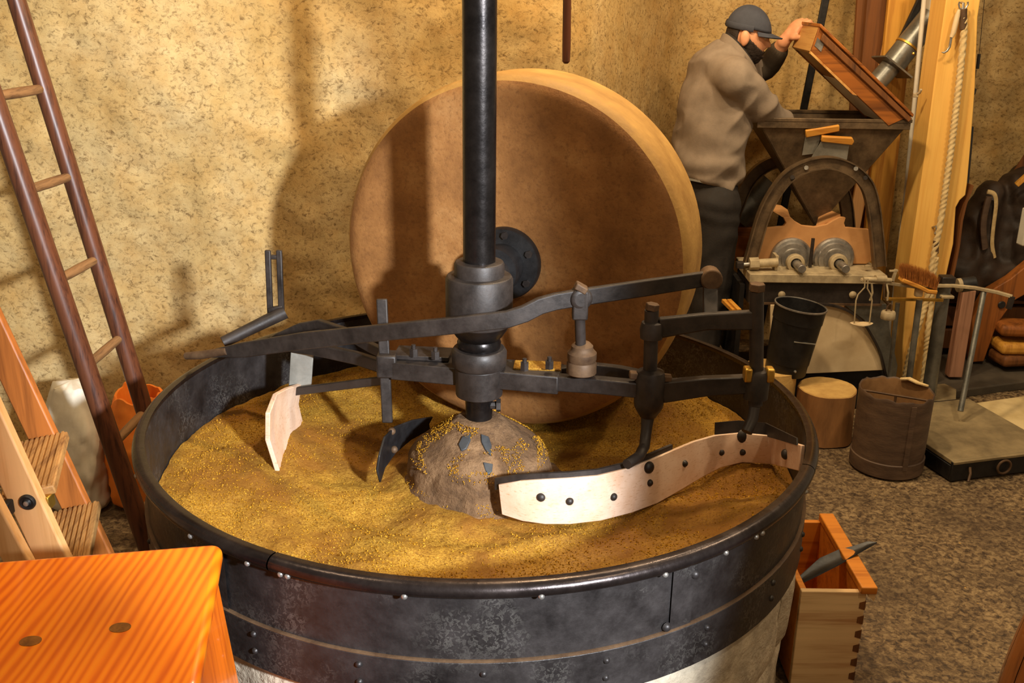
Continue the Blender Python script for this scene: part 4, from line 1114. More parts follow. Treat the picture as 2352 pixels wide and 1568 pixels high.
# rope
ry = pf - .035
rp_ = [(2213, 40), (2214, 70), (2208, 140), (2197, 240), (2186, 330), (2172, 430), (2160, 510), (2148, 570), (2138, 630), (2128, 690), (2112, 740), (2094, 800), (2082, 850), (2078, 885), (2086, 897), (2102, 895), (2118, 880), (2126, 830), (2132, 760), (2138, 690), (2142, 640), (2149, 590)]
def spline(P, n):
    out = []
    for i in range(len(P) - 1):
        p0, p1, p2, p3 = P[max(i - 1, 0)], P[i], P[i + 1], P[min(i + 2, len(P) - 1)]
        for k in range(n):
            t = k / n
            out.append(0.5 * ((2 * p1) + (p2 - p0) * t + (2 * p0 - 5 * p1 + 4 * p2 - p3) * t * t + (3 * p1 - p0 - 3 * p2 + p3) * t ** 3))
    out.append(P[-1]); return out
P3 = [at(px, py, ry - (.02 if py > 690 else 0)) for px, py in rp_]
ropep = spline(P3, 26)
# even spacing so that the strands turn evenly
ev, acc, last = [ropep[0]], 0, ropep[0]
for p in ropep[1:]:
    acc += (p - last).length; last = p
    if acc > .0055: ev.append(p); acc = 0
rope = thing('hemp_rope', 'thick twisted pale rope hanging down the timber post in a long loop', 'rope', P3[14])
b = MB(); b.tube(ev, .0125, 18, twist=(.20, 3, .62)); b.build('strands', M['rope'], rope, smooth=180)
b = MB(); b.cyl(at(2213, 20, ry), at(2212, 68, ry), .014, 16); b.build('splice_sleeve', M['rust_iron'], rope, bevel=.002)
b = MB(); b.cyl(at(2150, 552, ry), at(2149, 582, ry), .012, 14); b.build('splice_sleeve', M['rust_iron'], rope, bevel=.002)
hk = thing('post_hook', 'steel double hook at the top of the timber post holding the rope', 'hook', at(2212, 30, pf))
b = MB(); hz = at(2212, 14, ry)
b.tube([hz + V(.0, .02, .012), hz + V(0, 0, .010), hz + V(0, -.003, -.008), hz + V(0, -.003, -.03)], .005, 8)
for sx in (-1, 1): b.tube([hz + V(sx * .002, 0, -.012), hz + V(sx * .012, 0, -.008), hz + V(sx * .018, 0, .006), hz + V(sx * .016, 0, .016)], .0035, 8)
b.build('hook_body', M['steel'], hk)
hk2 = thing('post_eye', 'small steel hook low on the timber post holding the rope end', 'hook', at(2150, 530, pf))
b = MB(); hz = at(2149, 526, ry); b.tube([hz + V(0, .035, .0)] + [hz + V(.004 * sin(k * .8), 0, .012 - .008 * k) for k in range(5)], .004, 8); b.build('hook_body', M['steel'], hk2)
sk = thing('hand_hook', 'small hand hook with pale wooden handle hanging on the timber post', 'hand hook', at(2180, 118, ry))
b = MB(); b.tube([at(2203, 22, ry), at(2199, 36, ry), at(2190, 74, ry), at(2185, 86, ry)], [.006, .0105, .0105, .008], 14); b.build('wooden_grip', M['apron'], sk)
b = MB(); b.tube([at(2185, 86, ry), at(2183, 98, ry), at(2181, 108, ry), at(2175, 117, ry), at(2168, 121, ry), at(2163, 120, ry)], [.005, .005, .005, .005, .004, .002], 10); b.build('hook_tine', M['steel'], sk)
# hanging black cylinder
hy = 4.3
cw = thing('hanging_cylinder', 'black cylindrical spring balance hanging from a wire right of the post', 'cylinder', at(2208, 443, hy))
b = MB(); b.lathe([(0, 0), (.024, 0), (.026, .003), (.026, 1), (.024, 1.003), (0, 1.003)], at(2208, 443, hy), n=28); o_ = b
top_ = at(2221, 291, hy); base_ = at(2208, 443, hy)
b = MB(); b.tube([base_, top_], .027, 28); b.build('casing', M['black'], cw, bevel=.002)
b = MB(); b.tube([top_, at(2222, 265, hy), at(2229, 225, hy), at(2238, 215, hy), at(2241, 206, hy), at(2235, 201, hy), at(2229, 207, hy)], .0045, 10); b.build('hook_rod', M['iron'], cw)
b = MB(); b.tube([at(2236, 203, hy), at(2238, 190, hy), at(2242, 160, hy)], .0018, 6); b.tube([at(2249, 124, hy), at(2262, -10, hy)], .0012, 6); b.build('wire', M['iron'], cw)
b = MB(); b.cyl(at(2245, 158, hy), at(2249, 124, hy), .0065, 12); b.build('swivel', M['black'], cw)
b = MB(); b.ball(at(2235, 188, hy), .008, 8); b.build('knot', M['iron'], cw)

# spout pipe
pp_ = thing('spout_pipe', 'grey sheet metal spout pipe with square flange slanting down to the hopper', 'pipe', at(2010, 190, 4.42))
b = MB(); b.tube([at(2140, 36, 4.46), at(2086, 104, 4.45), at(2050, 150, 4.44)], [.052, .052, .052], 32); b.build('upper_pipe', M['pipe'], pp_)
b = MB(); b.tube([at(2052, 146, 4.44), at(2008, 196, 4.42)], .043, 32); b.build('lower_pipe', M['pipe'], pp_)
ax_p = (at(2050, 150, 4.44) - at(2086, 104, 4.45)).normalized()
b = MB(); b.lathe([(.052, 0), (.056, .002), (.056, .010), (.052, .012)], at(2086, 104, 4.45), ax_p, n=36); b.build('clamp_ring', M['brass'], pp_)
b = MB(); fc_ = at(2050, 152, 4.44); s1 = ax_p.cross(V(0, 1, 0)).normalized(); s2 = ax_p.cross(s1)
b.prism([fc_ + s1 * (.075 * a_) + s2 * (.078 * c_) for a_, c_ in ((-1, -1), (1, -1), (1, 1), (-1, 1))], ax_p * .008); b.build('square_flange', M['pipe'], pp_, bevel=.001)
b = MB(); b.ball(at(2098, 123, 4.38), .007, 8); b.build('clamp_screw', M['brass'], pp_)
b = MB(); b.tube([at(2138, 42, 4.46), at(2143, -10, 4.46), at(2143, -90, 4.46)], .030, 20); b.build('drop_tube', M['conduit'], pp_)
cdt = MB(); cdt.tube([at(2128, -60, 4.35), at(2104, 200, 4.35), at(2078, 470, 4.35), at(2052, 700, 4.35), V(at(2040, 800, 4.35).x, 4.35, .01)], .010, 12); o = cdt.build('pale_conduit', M['conduit']); tag(o, 'pale thin conduit running up behind the left side of the timber post', 'conduit')
def plank(name, lab, p0, p1, y0, y1, w, t, mat, cat='plank', grp=None, up=(0, 1, 0), low=None):
    A, B = at(*p0, y0), at(*p1, y1); d = B - A
    if d.z < 0: A, B = B, A; d = -d
    if low is None: A = A - d * ((A.z - .003) / d.z)
    B = A + d * ((2.7 - A.z) / d.z)
    B.y = min(B.y, wall_y(B.x) - .10)
    b = MB(); b.beam(A, B, w, t, up); o = b.build(name, M[mat], bevel=.004); tag(o, lab, cat, grp); return o
plank('golden_plank', 'golden upright plank leaning on the wall directly behind the spout pipe', (2070, 0), (2010, 560), 4.55, 4.55, .115, .03, 'plank_gold')
plank('dark_plank', 'dark brown upright plank left of the golden plank behind the hopper lid', (2012, 0), (1990, 250), 4.62, 4.62, .085, .03, 'plank_dark')
plank('narrow_plank', 'narrow grey brown batten behind the hopper lid, left of the dark plank', (1978, 0), (1962, 240), 4.66, 4.66, .04, .025, 'plank_dark')
plank('iron_bar', 'dark flat iron bar leaning on the wall behind the raised hopper lid', (1896, 0), (1846, 250), 4.60, 4.60, .034, .012, 'black', 'bar')
plank('slanting_bar', 'dark slanting bar between golden plank and spout pipe', (2114, 0), (2062, 110), 4.50, 4.50, .03, .02, 'black', 'bar', low=1)
plank('light_plank', 'light plank seen through the gap right of the iron arch', (1968, 480), (1952, 560), 4.58, 4.58, .06, .02, 'step_tan')
# ================================================================== ROLLER MILL WITH HOPPER
RY = 4.00
rm = thing('roller_mill', 'old iron roller mill with sheet metal hopper, arch frame and two steel rollers', 'roller mill', V(1.28, 4.2, 0))
hy0, hy1 = 4.08, 4.38
hA, hB = at(1740, 271, hy0), at(2092, 277, hy0)
zh = (hA.z + hB.z) / 2; hA.z = hB.z = zh
hC, hD = V(hB.x, hy1, zh), V(hA.x, hy1, zh)
ap0, ap1 = at(1874, 521, 4.20), at(1878, 519, 4.28)
ap0 = at(1875, 520, 4.21); ap1 = ap0 + V(.004, .05, 0)
def thick(poly, n_, t): 
    q = MB(); q.prism([Vector(p) for p in poly], Vector(n_) * t); return q
hop_parts = []
fr = thick([hA, hB, ap0 + V(.002, 0, 0), ap0], (0, -1, 0), .004).build('hopper_front', M['hopper'], rm)
thick([hA, ap0, ap1, hD], (-1, 0, 0), .004).build('hopper_side', M['hopper'], rm)
thick([hB, hC, ap1, ap0], (1, 0, 0), .004).build('hopper_side', M['hopper'], rm)
thick([hD, ap1, hC], (0, 1, 0), .004).build('hopper_back', M['hopper'], rm)
for p, q in ((hA, hB), (hB, hC), (hC, hD), (hD, hA)):
    b = MB(); b.beam(p + V(0, 0, -.004), q + V(0, 0, -.004), .016, .014); b.build('hopper_lip', M['hopper'], rm, bevel=.002)
b = MB(); b.beam(hA + V(0, -.003, -.022), hB + V(0, -.003, -.022), .006, .03); b.build('hopper_hem', M['hopper'], rm, bevel=.002)
# front arch, a flat hoop with two edges
def arch(outer, y, w, t, name, mat='hopper'):
    P = spline([at(px, py, y) for px, py in outer], 6)
    b = MB(); b.path(P, t, w, (0, 1, 0)) if False else None
    rings = []
    n_ = len(P)
    for i, p in enumerate(P):
        tg = (P[min(i + 1, n_ - 1)] - P[max(i - 1, 0)]).normalized(); s_ = tg.cross(V(0, 1, 0)).normalized()
        rings.append((p, s_))
    q = MB()
    vs = []; prof_ = ((-w / 2, -.018), (-w / 2, .018), (-w / 2 + .005, .018), (-w / 2 + .005, .006), (w / 2 - .005, .006), (w / 2 - .005, .018), (w / 2, .018), (w / 2, -.018), (w / 2 - .005, -.018), (w / 2 - .005, -.004), (-w / 2 + .005, -.004), (-w / 2 + .005, -.018))
    for p, s_ in rings: vs += [p + s_ * a_ + V(0, c_, 0) for a_, c_ in prof_]
    k_ = len(prof_)
    fs = [(i * k_ + j, i * k_ + (j + 1) % k_, (i + 1) * k_ + (j + 1) % k_, (i + 1) * k_ + j) for i in range(len(rings) - 1) for j in range(k_)]
    fs += [tuple(range(k_ - 1, -1, -1)), tuple(range((len(rings) - 1) * k_, len(rings) * k_))]
    q.add(vs, fs); return q.build(name, M[mat], rm, smooth=35)
arc_pts = [(1720, 612), (1738, 545), (1755, 490), (1778, 445), (1810, 405), (1850, 382), (1895, 373), (1935, 380), (1970, 400), (1994, 432), (2006, 480), (2014, 545), (2020, 612)]
fa = arch(arc_pts, 3.98, .050, .02, 'front_arch')
for (px, py) in ((1852, 385), (1966, 387), (1820, 407), (1988, 408)):
    b = MB(); b.cyl(at(px, py, 3.974), at(px, py, 3.962), .009, 8); b.build('bolt', M['steel' if py < 390 else 'iron'], fa)
arch([(1655, 592), (1676, 525), (1695, 470), (1715, 425), (1742, 392), (1780, 372), (1830, 366), (1880, 376), (1915, 402), (1936, 440), (1945, 480), (1950, 540)], 4.52, .055, .02, 'rear_arch')
# tan board round the rollers
bd = poly_y([(1735, 606), (1758, 524), (1800, 520), (1806, 512), (1800, 500), (1815, 498), (1826, 508), (1843, 518), (1872, 521), (1900, 515), (1914, 506), (1930, 498), (1943, 500), (1939, 512), (1942, 522), (1996, 527), (2004, 598), (1990, 606)], 4.055)
b = MB(); b.prism(bd, (0, .02, 0)); b.build('guard_board', M['board_tan'], rm, bevel=.002)
b = MB(); b.prism(poly_y([(1800, 500), (1815, 498), (1800, 488), (1774, 484)], 4.08), (0, .05, .02)); b.build('trough_side', M['board_tan'], rm)
b = MB(); b.prism([at(1874, 522, 4.07), at(1930, 498, 4.07), at(1905, 487, 4.22), at(1880, 500, 4.22)], (0, 0, .01)); b.build('trough_side', M['board_tan'], rm)
# rollers
for cx_ in (1816, 1913):
    c = at(cx_, 592, 4.05); ra_ = 0.086
    b = MB(); b.lathe([(.02, -.034), (.045, -.034), (.048, -.028), (.066, -.027), (.070, -.020), (.080, -.018), (ra_, -.010), (ra_, .22), (.02, .22), (.02, -.05)], c, (0, 1, 0), n=56); ro_ = b.build('roller', M['steel'], rm, smooth=30)
    b = MB(); b.cyl(c + V(0, -.02, 0), c + V(0.004, -.165, -.004), .017, 20); b.build('roller_shaft', M['steel'], ro_, bevel=.002)
    b = MB(); b.lathe([(.022, -.015), (.036, -.012), (.038, .0), (.036, .018), (.022, .02), (.022, -.015)], c + V(0, -.075, -.002), (0, 1, 0), n=32)
    b.prism([c + V(-.042, -.09, -.055), c + V(.042, -.09, -.055), c + V(.030, -.09, -.028), c + V(-.030, -.09, -.028)], (0, .032, 0)); pb_ = b.build('bearing', M['dusty_steel'], rm, bevel=.002)
    b = MB(); b.box(c + V(0, -.075, -.056), (.125, .04, .014)); b.build('bearing_foot', M['dusty_steel'], rm, bevel=.003)
    b = MB(); b.cyl(c + V(.004, -.10, -.06), c + V(.004, -.10, -.045), .006, 8); b.build('grease_nipple', M['steel'], rm)
# top plate, adjusting screw, divider
tp0, tp1 = at(1722, 626, 3.90), at(2040, 618, 3.90)
zt_ = tp0.z - .004
X0, X1 = tp0.x, tp1.x
b = MB(); b.box(((X0 + X1) / 2, 4.03, zt_ - .018), (X1 - X0, .27, .036)); b.build('top_plate', M['dusty_steel'], rm, bevel=.003)
b = MB(); b.box(at(1864, 580, 4.0), (.012, .01, .12)); b.build('divider', M['iron'], rm)
s0, s1 = at(1722, 606, 3.95), at(1786, 602, 3.95)
b = MB(); b.cyl(s0, s1, .018, 20); b.build('spring_sleeve', M['dusty_steel'], rm)
b = MB(); b.cyl(at(1722, 606, 3.95) + V(-.002, 0, 0), at(1742, 605, 3.95), .026, 6); b.build('lock_nut', M['dusty_steel'], rm)
b = MB(); b.cyl(at(1700, 608, 3.95), at(1724, 606, 3.95), .008, 12); b.build('screw_rod', M['steel'], rm)
b = MB(); b.box(at(1699, 608, 3.95), (.028, .03, .026)); b.build('screw_head', M['iron'], rm, bevel=.002)
b = MB(); b.box(at(1780, 600, 3.98), (.012, .06, .06)); b.build('screw_bracket', M['dusty_steel'], rm)
b = MB(); b.cyl(at(1992, 613, 3.96), at(1992, 609, 3.96), .012, 6); b.build('bolt', M['dusty_steel'], rm)
# body below
fz0, fz1 = at(1880, 697, 3.915).z, zt_ - .036
b = MB(); b.box(((X0 + X1) / 2, 4.03, (fz0 + fz1) / 2), (X1 - X0 - .012, .23, fz1 - fz0)); b.build('roller_box', M['iron'], rm, bevel=.003)
for px in (1795, 1958):
    b = MB(); b.lathe([(.014, 0), (.015, .006), (.008, .012), (0, .014)], V(at(px, 676, 3.914).x, 3.915, at(px, 676, 3.914).z), (0, -1, 0), n=16); b.build('round_bolt', M['dusty_steel'], rm)
b = MB(); b.beam(V(X0 + .01, 3.908, fz0), V(X1 - .004, 3.908, fz0), .008, .008); b.build('front_strip', M['rust_iron'], rm)
# side wings left (dark slanting chute) and wooden packing
b = MB(); b.prism([at(1652, 592, 4.42), at(1742, 668, 3.93), at(1742, 700, 3.93), at(1652, 640, 4.42)], (-.012, 0, 0)); b.build('side_chute', M['black'], rm)
b = MB(); b.box((X0 - .012, 4.2, .36), (.02, .5, .36)); b.build('side_panel', M['black'], rm)
for k in range(2):
    b = MB(); b.beam(at(1662 + 12 * k, 690, 4.0 - .02 * k), at(1686 + 12 * k, 714, 3.90 - .02 * k), .018, .014); b.build('wood_wedge', M['handle'], rm)
# cream apron board with curved edging
zb = at(1900, 856, 3.90).z
ap = [at(px, py, 3.90) for px, py in ((1770, 862), (2028, 850), (2018, 806), (2002, 770), (1980, 740), (1955, 718), (1925, 704), (1890, 699), (1850, 699), (1800, 700), (1770, 700))]
b = MB(); b.prism(ap, (0, .016, 0)); b.build('apron_board', M['apron'], rm, bevel=.002)
b = MB(); b.path(spline([at(px, py, 3.888) for px, py in ((1862, 697), (1905, 700), (1945, 712), (1980, 738), (2003, 772), (2022, 812), (2034, 862), (2042, 900))], 6), .02, .008); b.build('curved_edging', M['iron'], rm)
b = MB(); b.prism([at(2034, 864, 3.93), at(2052, 912, 3.93), at(2062, 840, 3.93), at(2046, 770, 3.93), at(2036, 698, 3.93), at(1935, 698, 3.93), at(1985, 735, 3.93)], (0, .30, 0)); b.build('side_cheek', M['pipe'], rm, bevel=.002)
b = MB(); b.prism([at(px, py, 3.93) for px, py in ((1770, 862), (2032, 850), (2042, 884), (1850, 906), (1770, 910))], (0, .36, 0)); bs = b.build('base_box', M['black'], rm)
b = MB(); b.box(((X0 + X1) / 2, 4.14, .055), (X1 - X0 - .02, .40, .10)); b.build('base_skid', M['black'], rm)
# drum and orange box behind the machine
b = MB(); b.cyl(at(1690, 500, 4.62), at(1768, 415, 4.62), .085, 28); o = b.build('grey_drum', M['pipe'], smooth=30); tag(o, 'grey metal tube leaning behind the rear arch of the roller mill', 'drum')
b = MB(); b.box(at(1712, 540, 4.60) + V(0, 0, -.03), (.12, .12, .16)); q_ = b.build('wooden_block', M['oak_lid'], bevel=.004); tag(q_, 'dark orange wooden block behind the rear arch, low beside the worker', 'block')

# wood handled scrapers clinging to the hopper
fn = (hB - hA).cross(ap0 - hA).normalized()
if fn.y > 0: fn = -fn
def on_front(px, py, off=.005):
    d = ray(px, py); s_ = ((hA + fn * (.004 + off)) - _O).dot(fn) / d.dot(fn); return _O + d * s_
for lab, hpts, bpts, off in (('wood handled scraper on the hopper front, upper one tilted to the left', ((1848, 296), (1926, 284), (1926, 298), (1900, 303), (1849, 313)), ((1850, 311), (1888, 306), (1872, 352), (1842, 356)), .004),
                       ('wood handled scraper on the hopper front, lower one overlapping the first', ((1886, 309), (1956, 313), (1960, 322), (1955, 330), (1884, 322)), ((1888, 321), (1951, 328), (1945, 366), (1864, 360)), .020)):
    sc_ = thing('hand_scraper', lab, 'scraper', on_front(*hpts[2], off), 'scrapers on the hopper')
    b = MB(); b.prism([on_front(px, py, off) for px, py in bpts], fn * .002); b.build('steel_blade', M['grey_plate'], sc_)
    b = MB(); b.prism([on_front(px, py, off - .003) for px, py in hpts], fn * .018); b.build('wooden_handle', M['handle'], sc_, bevel=.004)

# raised hopper lid: a shallow box with an overhanging top board
ly0, ly1 = 4.07, 4.36
A_, D2 = at(1882, 62, ly0), at(1863, 118, ly0)
Hh = at(2094, 268, ly0)
dl = (Hh - A_); dl.y = 0
L_ = dl.length; dl.normalize(); nl = (D2 - A_); nl.y = 0
lid = thing('hopper_lid', 'shallow wooden box lid held open over the hopper by the worker', 'lid', (Hh + A_) / 2)
def Lp(s, t, y): p = A_ + dl * s + nl * t; return V(p.x, y, p.z)
e_ = .016
b = MB(); b.prism([Lp(0, 0, ly0), Lp(0, 1, ly0), Lp(L_ * .84, 1, ly0), Lp(L_ * .99, 0, ly0)], (0, e_, 0)); b.build('side_board', M['oak_lid'], lid, bevel=.002)
b = MB(); b.prism([Lp(0, 0, ly1), Lp(0, 1, ly1), Lp(L_ * .84, 1, ly1), Lp(L_ * .99, 0, ly1)], (0, -e_, 0)); b.build('side_board', M['oak_lid'], lid, bevel=.002)
b = MB(); b.prism([Lp(0, 0, ly0 + e_), Lp(0, 1.0, ly0 + e_), Lp(.016, 1.0, ly0 + e_), Lp(.016, 0, ly0 + e_)], (0, ly1 - ly0 - 2 * e_, 0)); b.build('end_board', M['oak_lid_lit'], lid, bevel=.002)
b = MB(); b.prism([Lp(-.004, -.12, ly0 - .016), Lp(-.004, .02, ly0 - .016), Lp(L_, .02, ly0 - .016), Lp(L_, -.12, ly0 - .016)], (0, ly1 - ly0 + .03, 0)); b.build('top_board', M['oak_lid'], lid, bevel=.003)
b = MB(); b.prism([Lp(.02, .10, ly0 - .015), Lp(.02, .40, ly0 - .015), Lp(L_ - .01, .30, ly0 - .015), Lp(L_, .06, ly0 - .015)], (0, .0145, 0)); b.build('edge_batten', M['plank_dark'], lid, bevel=.003)
b = MB(); b.prism([Lp(L_ * .34, .90, ly0 + e_), Lp(L_ * .34, .97, ly0 + e_), Lp(L_ * .82, .97, ly0 + e_), Lp(L_ * .82, .90, ly0 + e_)], (0, ly1 - ly0 - 2 * e_, 0)); b.build('white_lining', M['lining'], lid)
b = MB(); b.prism([Lp(.017, .88, ly0 + e_), Lp(.017, .96, ly0 + e_), Lp(L_ * .338, .96, ly0 + e_), Lp(L_ * .338, .88, ly0 + e_)], (0, ly1 - ly0 - 2 * e_, 0)); b.build('under_board', M['oak_lid'], lid)
b = MB(); b.prism([Lp(.006, .38, ly0 - .003), Lp(.006, .72, ly0 - .003), Lp(.042, .72, ly0 - .003), Lp(.042, .38, ly0 - .003)], (0, .003, 0)); b.build('corner_plate', M['steel'], lid)
b = MB(); b.prism([Lp(-.001, 1.0, ly0 - .002), Lp(-.001, 1.10, ly0 - .002), Lp(.24, 1.10, ly0 - .002), Lp(.26, 1.0, ly0 - .002)], (0, .018, 0)); b.build('lower_batten', M['oak_lid_lit'], lid)

# ================================================================== WORKER
man = thing('person', 'bearded man in navy cap and taupe fleece leaning over the hopper, lifting its lid', 'person', at(1625, 640, 4.25) * 1.0)
mo = ORIGIN[man.name]; man.location.z = 0; mo.z = 0
YM = 4.22
fwd = V(cos(radians(14)), sin(radians(14)), 0); lat = V(-fwd.y, fwd.x, 0)   # facing right and slightly away; lat = his left
pelvis = at(1622, 432, YM); waist = at(1628, 345, YM); mid = at(1640, 270, YM); chest = at(1658, 200, YM); shl = at(1672, 148, YM); neck = at(1697, 112, YM)
headc = at(1718, 80, YM)
# head
hp_, hyw = radians(13), radians(-17)
HF = V(cos(hyw) * cos(hp_), sin(hyw) * cos(hp_), -sin(hp_)); HL = V(-sin(hyw), cos(hyw), 0); HU = HF.cross(HL)
HR = Matrix((HF, HL, HU)).transposed() * 0.88
def head_pt(x, y, z):
    """unit direction -> head surface (head space: x forward, y left, z up)"""
    p = Vector((x * .098, y * .077, z * .118))
    if x < 0: p.x *= 1.02
    if z < -.2:
        k = min(1, (-z - .2) / .8)
        if x > -.2: p.x += .016 * k * max(0, x + .2); p.y *= 1 - .22 * k
        else: p.x *= 1 - .35 * k; p.z *= 1 - .10 * k
    g = lambda c, s_: exp(-((c) / s_) ** 2)
    if x > 0:
        p.x += .030 * g(y, .14) * g(z + .20, .13) + .010 * g(y, .10) * g(z + .02, .18)     # nose
        p.x += .006 * g(z - .22, .10) * g(y, .6)                                           # brow
        p.x -= .008 * g(z - .06, .09) * (g(y - .33, .16) + g(y + .33, .16))                # eye sockets
        p.x += .006 * g(y, .25) * g(z + .50, .07) + .005 * g(y, .22) * g(z + .62, .06)     # lips
        p.x += .010 * g(y, .3) * g(z + .86, .12)                                           # chin
    return p * 0.94
def ball_fn(b, fn_, c, R, n=40, m_=28, sel=None):
    vs, fs = [], []
    for i in range(m_ + 1):
        th = pi * i / m_
        for k in range(n):
            a = 2 * pi * k / n
            vs.append(Vector(c) + R @ fn_(sin(th) * cos(a), sin(th) * sin(a), cos(th)))
    dirs = [(sin(pi * i / m_) * cos(2 * pi * k / n), sin(pi * i / m_) * sin(2 * pi * k / n), cos(pi * i / m_)) for i in range(m_ + 1) for k in range(n)]
    for i in range(m_):
        for k in range(n):
            f = (i * n + k, i * n + (k + 1) % n, (i + 1) * n + (k + 1) % n, (i + 1) * n + k)
            if sel is None or all(sel(*dirs[q]) for q in f): fs.append(f)
    b.add(vs, fs)
b = MB()
ball_fn(b, head_pt, headc, HR)
for s_ in (-1, 1):                                            # ears
    ec = headc + HR @ V(-.004, s_ * .083, -.012)
    b.ball(ec, (.023, .015, .036), 14, HR @ Matrix.Rotation(radians(-12), 3, 'Y'))
    b.ball(ec + HR @ V(.004, 0, -.026), (.011, .010, .013), 10, HR)
b.capsule(neck + V(-.01, 0, -.05), headc + HR @ V(-.030, 0, -.040), .052, .050, 16)
# bare arms and hands under the clothes, torso and legs as one body
rs = at(1690, 182, 4.05); re = at(1742, 238, 4.09); rw = at(1800, 300, 4.20)          # near (right) arm into the hopper
ls = at(1712, 160, 4.44); le = at(1762, 158, 4.47); lw = at(1803, 92, 4.36)           # far (left) arm up to the lid
def ring_body(b, pts, rad):
    b.tube(pts, [(r1_, r2_) for r1_, r2_ in rad], 24, ref=lat)
ring_body(b, [pelvis + V(0, 0, -.08), pelvis, waist, mid, chest, shl, neck], [(.12, .10), (.15, .115), (.135, .10), (.15, .11), (.15, .10), (.10, .07), (.055, .055)])
b.capsule(rs, re, .042, .040); b.capsule(re, rw, .040, .028)
b.capsule(ls, le, .050, .042); b.capsule(le, lw, .040, .028)
hipR, hipL = pelvis - lat * .09 + V(0, 0, -.04), pelvis + lat * .09 + V(0, 0, -.04)
footR = V(hipR.x - .02, hipR.y - .02, .09); footL = V(hipL.x + .04, hipL.y - .03, .09)
for h_, f_ in ((hipR, footR), (hipL, footL)):
    kn = (h_ + f_) / 2 + fwd * .03
    b.capsule(h_, kn, .085, .058); b.capsule(kn, f_, .056, .040); b.capsule(f_ + V(0, 0, -.03), f_ + fwd * .14 + V(0, 0, -.055), .038, .032)
# left hand closed over the lid corner, right hand loose inside the hopper
def hand(b, wrist, dirv, pn, side, lens, curl, s_=1.0):
    """dirv along the palm, pn = back of hand direction, side = towards the thumb"""
    dirv = dirv.normalized(); pn = (pn - dirv * pn.dot(dirv)).normalized(); sd = dirv.cross(pn)
    if sd.dot(side) < 0: sd = -sd
    pc = wrist + dirv * .052
    rot = Matrix((dirv, sd, pn)).transposed()
    b.ball(pc, (.050, .042, .019), 16, rot)
    b.capsule(wrist - dirv * .01, wrist + dirv * .03, .027, .026, 12)
    for i, L in enumerate(lens):
        off = (.030, .010, -.010, -.029)[i]
        p = wrist + dirv * (.088 - .004 * abs(i - 1)) + sd * off; d = dirv.copy(); r = .0092 if i < 3 else .0080
        for j, f in enumerate((.46, .32, .26)):
            d = (Quaternion(sd, curl[j] * (1 if sd.cross(d).dot(pn) < 0 else -1)) @ d).normalized()
            q = p + d * (L * f); b.capsule(p, q, r, r * .92, 10); p = q; r *= .92
    p = wrist + dirv * .028 + sd * .034; d = (dirv * .62 + sd * .72 - pn * .25).normalized()
    for L, r in ((.036, .0115), (.030, .0105), (.024, .009)):
        q = p + d * L; b.capsule(p, q, r, r * .92, 10); p = q; d = (d + dirv * .30 - pn * .35 - sd * .25).normalized()
hd = at(1826, 62, 4.30) - lw
hand(b, lw, V(.55, -.22, .80), V(-.55, -.35, .62), V(.3, -1, 0), (.078, .086, .080, .064), (.75, 1.05, .55))
hand(b, rw, V(.8, .1, -.55), V(.4, -.2, .9), V(0, .6, .3), (.074, .082, .076, .060), (.35, .45, .3))
body = b.build('body', M['skin'], man, smooth=180); fuse(body, .0052, 3)
# eyes, brows
for s_ in (-1, 1):
    q = MB(); q.ball(headc + HR @ V(.078, s_ * .026, .008), .010, 12); q.build('eye', M['apron'], man)
    q = MB(); q.tube([headc + HR @ V(.092, s_ * .014, .022), headc + HR @ V(.089, s_ * .028, .026), headc + HR @ V(.075, s_ * .043, .022)], .0045, 8); q.build('eyebrow', M['hair'], man)
# hair, beard
b = MB(); ball_fn(b, lambda x, y, z: head_pt(x, y, z) * 1.045 + V(0, 0, .002), headc, HR, 48, 36, lambda x, y, z: z > -.62 and (x < -.28 or (x < .12 and z > .10)))
o = b.build('hair', M['hair'], man, smooth=180); s2_ = o.modifiers.new('t', 'SOLIDIFY'); s2_.thickness = .006; s2_.offset = 0
b = MB(); ball_fn(b, lambda x, y, z: head_pt(x, y, z) * (1.065 + .02 * noise.noise(Vector((x, y, z)) * 14) + .04 * max(0, -z - .3)) + V(.010 * max(0, -z - .45), 0, -.004 * max(0, -z - .4)), headc, HR, 110, 84,
     lambda x, y, z: (x > -.02 and z < -.02 - .56 * max(0, x - .12) and z < .02) and not (x > .74 and abs(y) < .24 and -.58 < z < -.46) and not (x > .70 and z > -.36))
o = b.build('beard', M['hair'], man, smooth=180); s2_ = o.modifiers.new('t', 'SOLIDIFY'); s2_.thickness = .010; s2_.offset = 0
# cap
capf = lambda x, y, z: Vector((x * .105 - .006 * max(0, z), y * .084, z * (.118 - .006 * x))) + V(-.004, 0, .008)
b = MB(); ball_fn(b, capf, headc, HR, 48, 30, lambda x, y, z: z > .145 + .06 * x)
cp = b.build('cap', M['cap'], man, smooth=180); s2_ = cp.modifiers.new('t', 'SOLIDIFY'); s2_.thickness = .005; s2_.offset = 0
rows = []
for j in range(7):
    t = j / 6; row = []
    for i in range(17):
        a = radians(-62 + 124 * i / 16); e = cos(a)
        r_ = 1.0 + (.62 * (max(0, cos(a * 1.30))) ** .6) * t
        row.append(headc + HR @ V(.098 * r_ * cos(a) - .004, .082 * sin(a) * (1 + .05 * t), .032 - .008 * t * e - .018 * (sin(a) ** 2) * (.3 + t)))
    rows.append(row)
b = MB(); b.sheet(rows, .005); b.build('cap_brim', M['cap'], cp, smooth=60)
b = MB(); b.tube([headc + HR @ V(.105 * cos(a) - .004, .0845 * sin(a), .032 + .006 * cos(a)) for a in [radians(75 + 210 * k / 30) for k in range(31)]], (.012, .0035), 8, ref=HU); b.build('cap_band', M['cap'], cp)
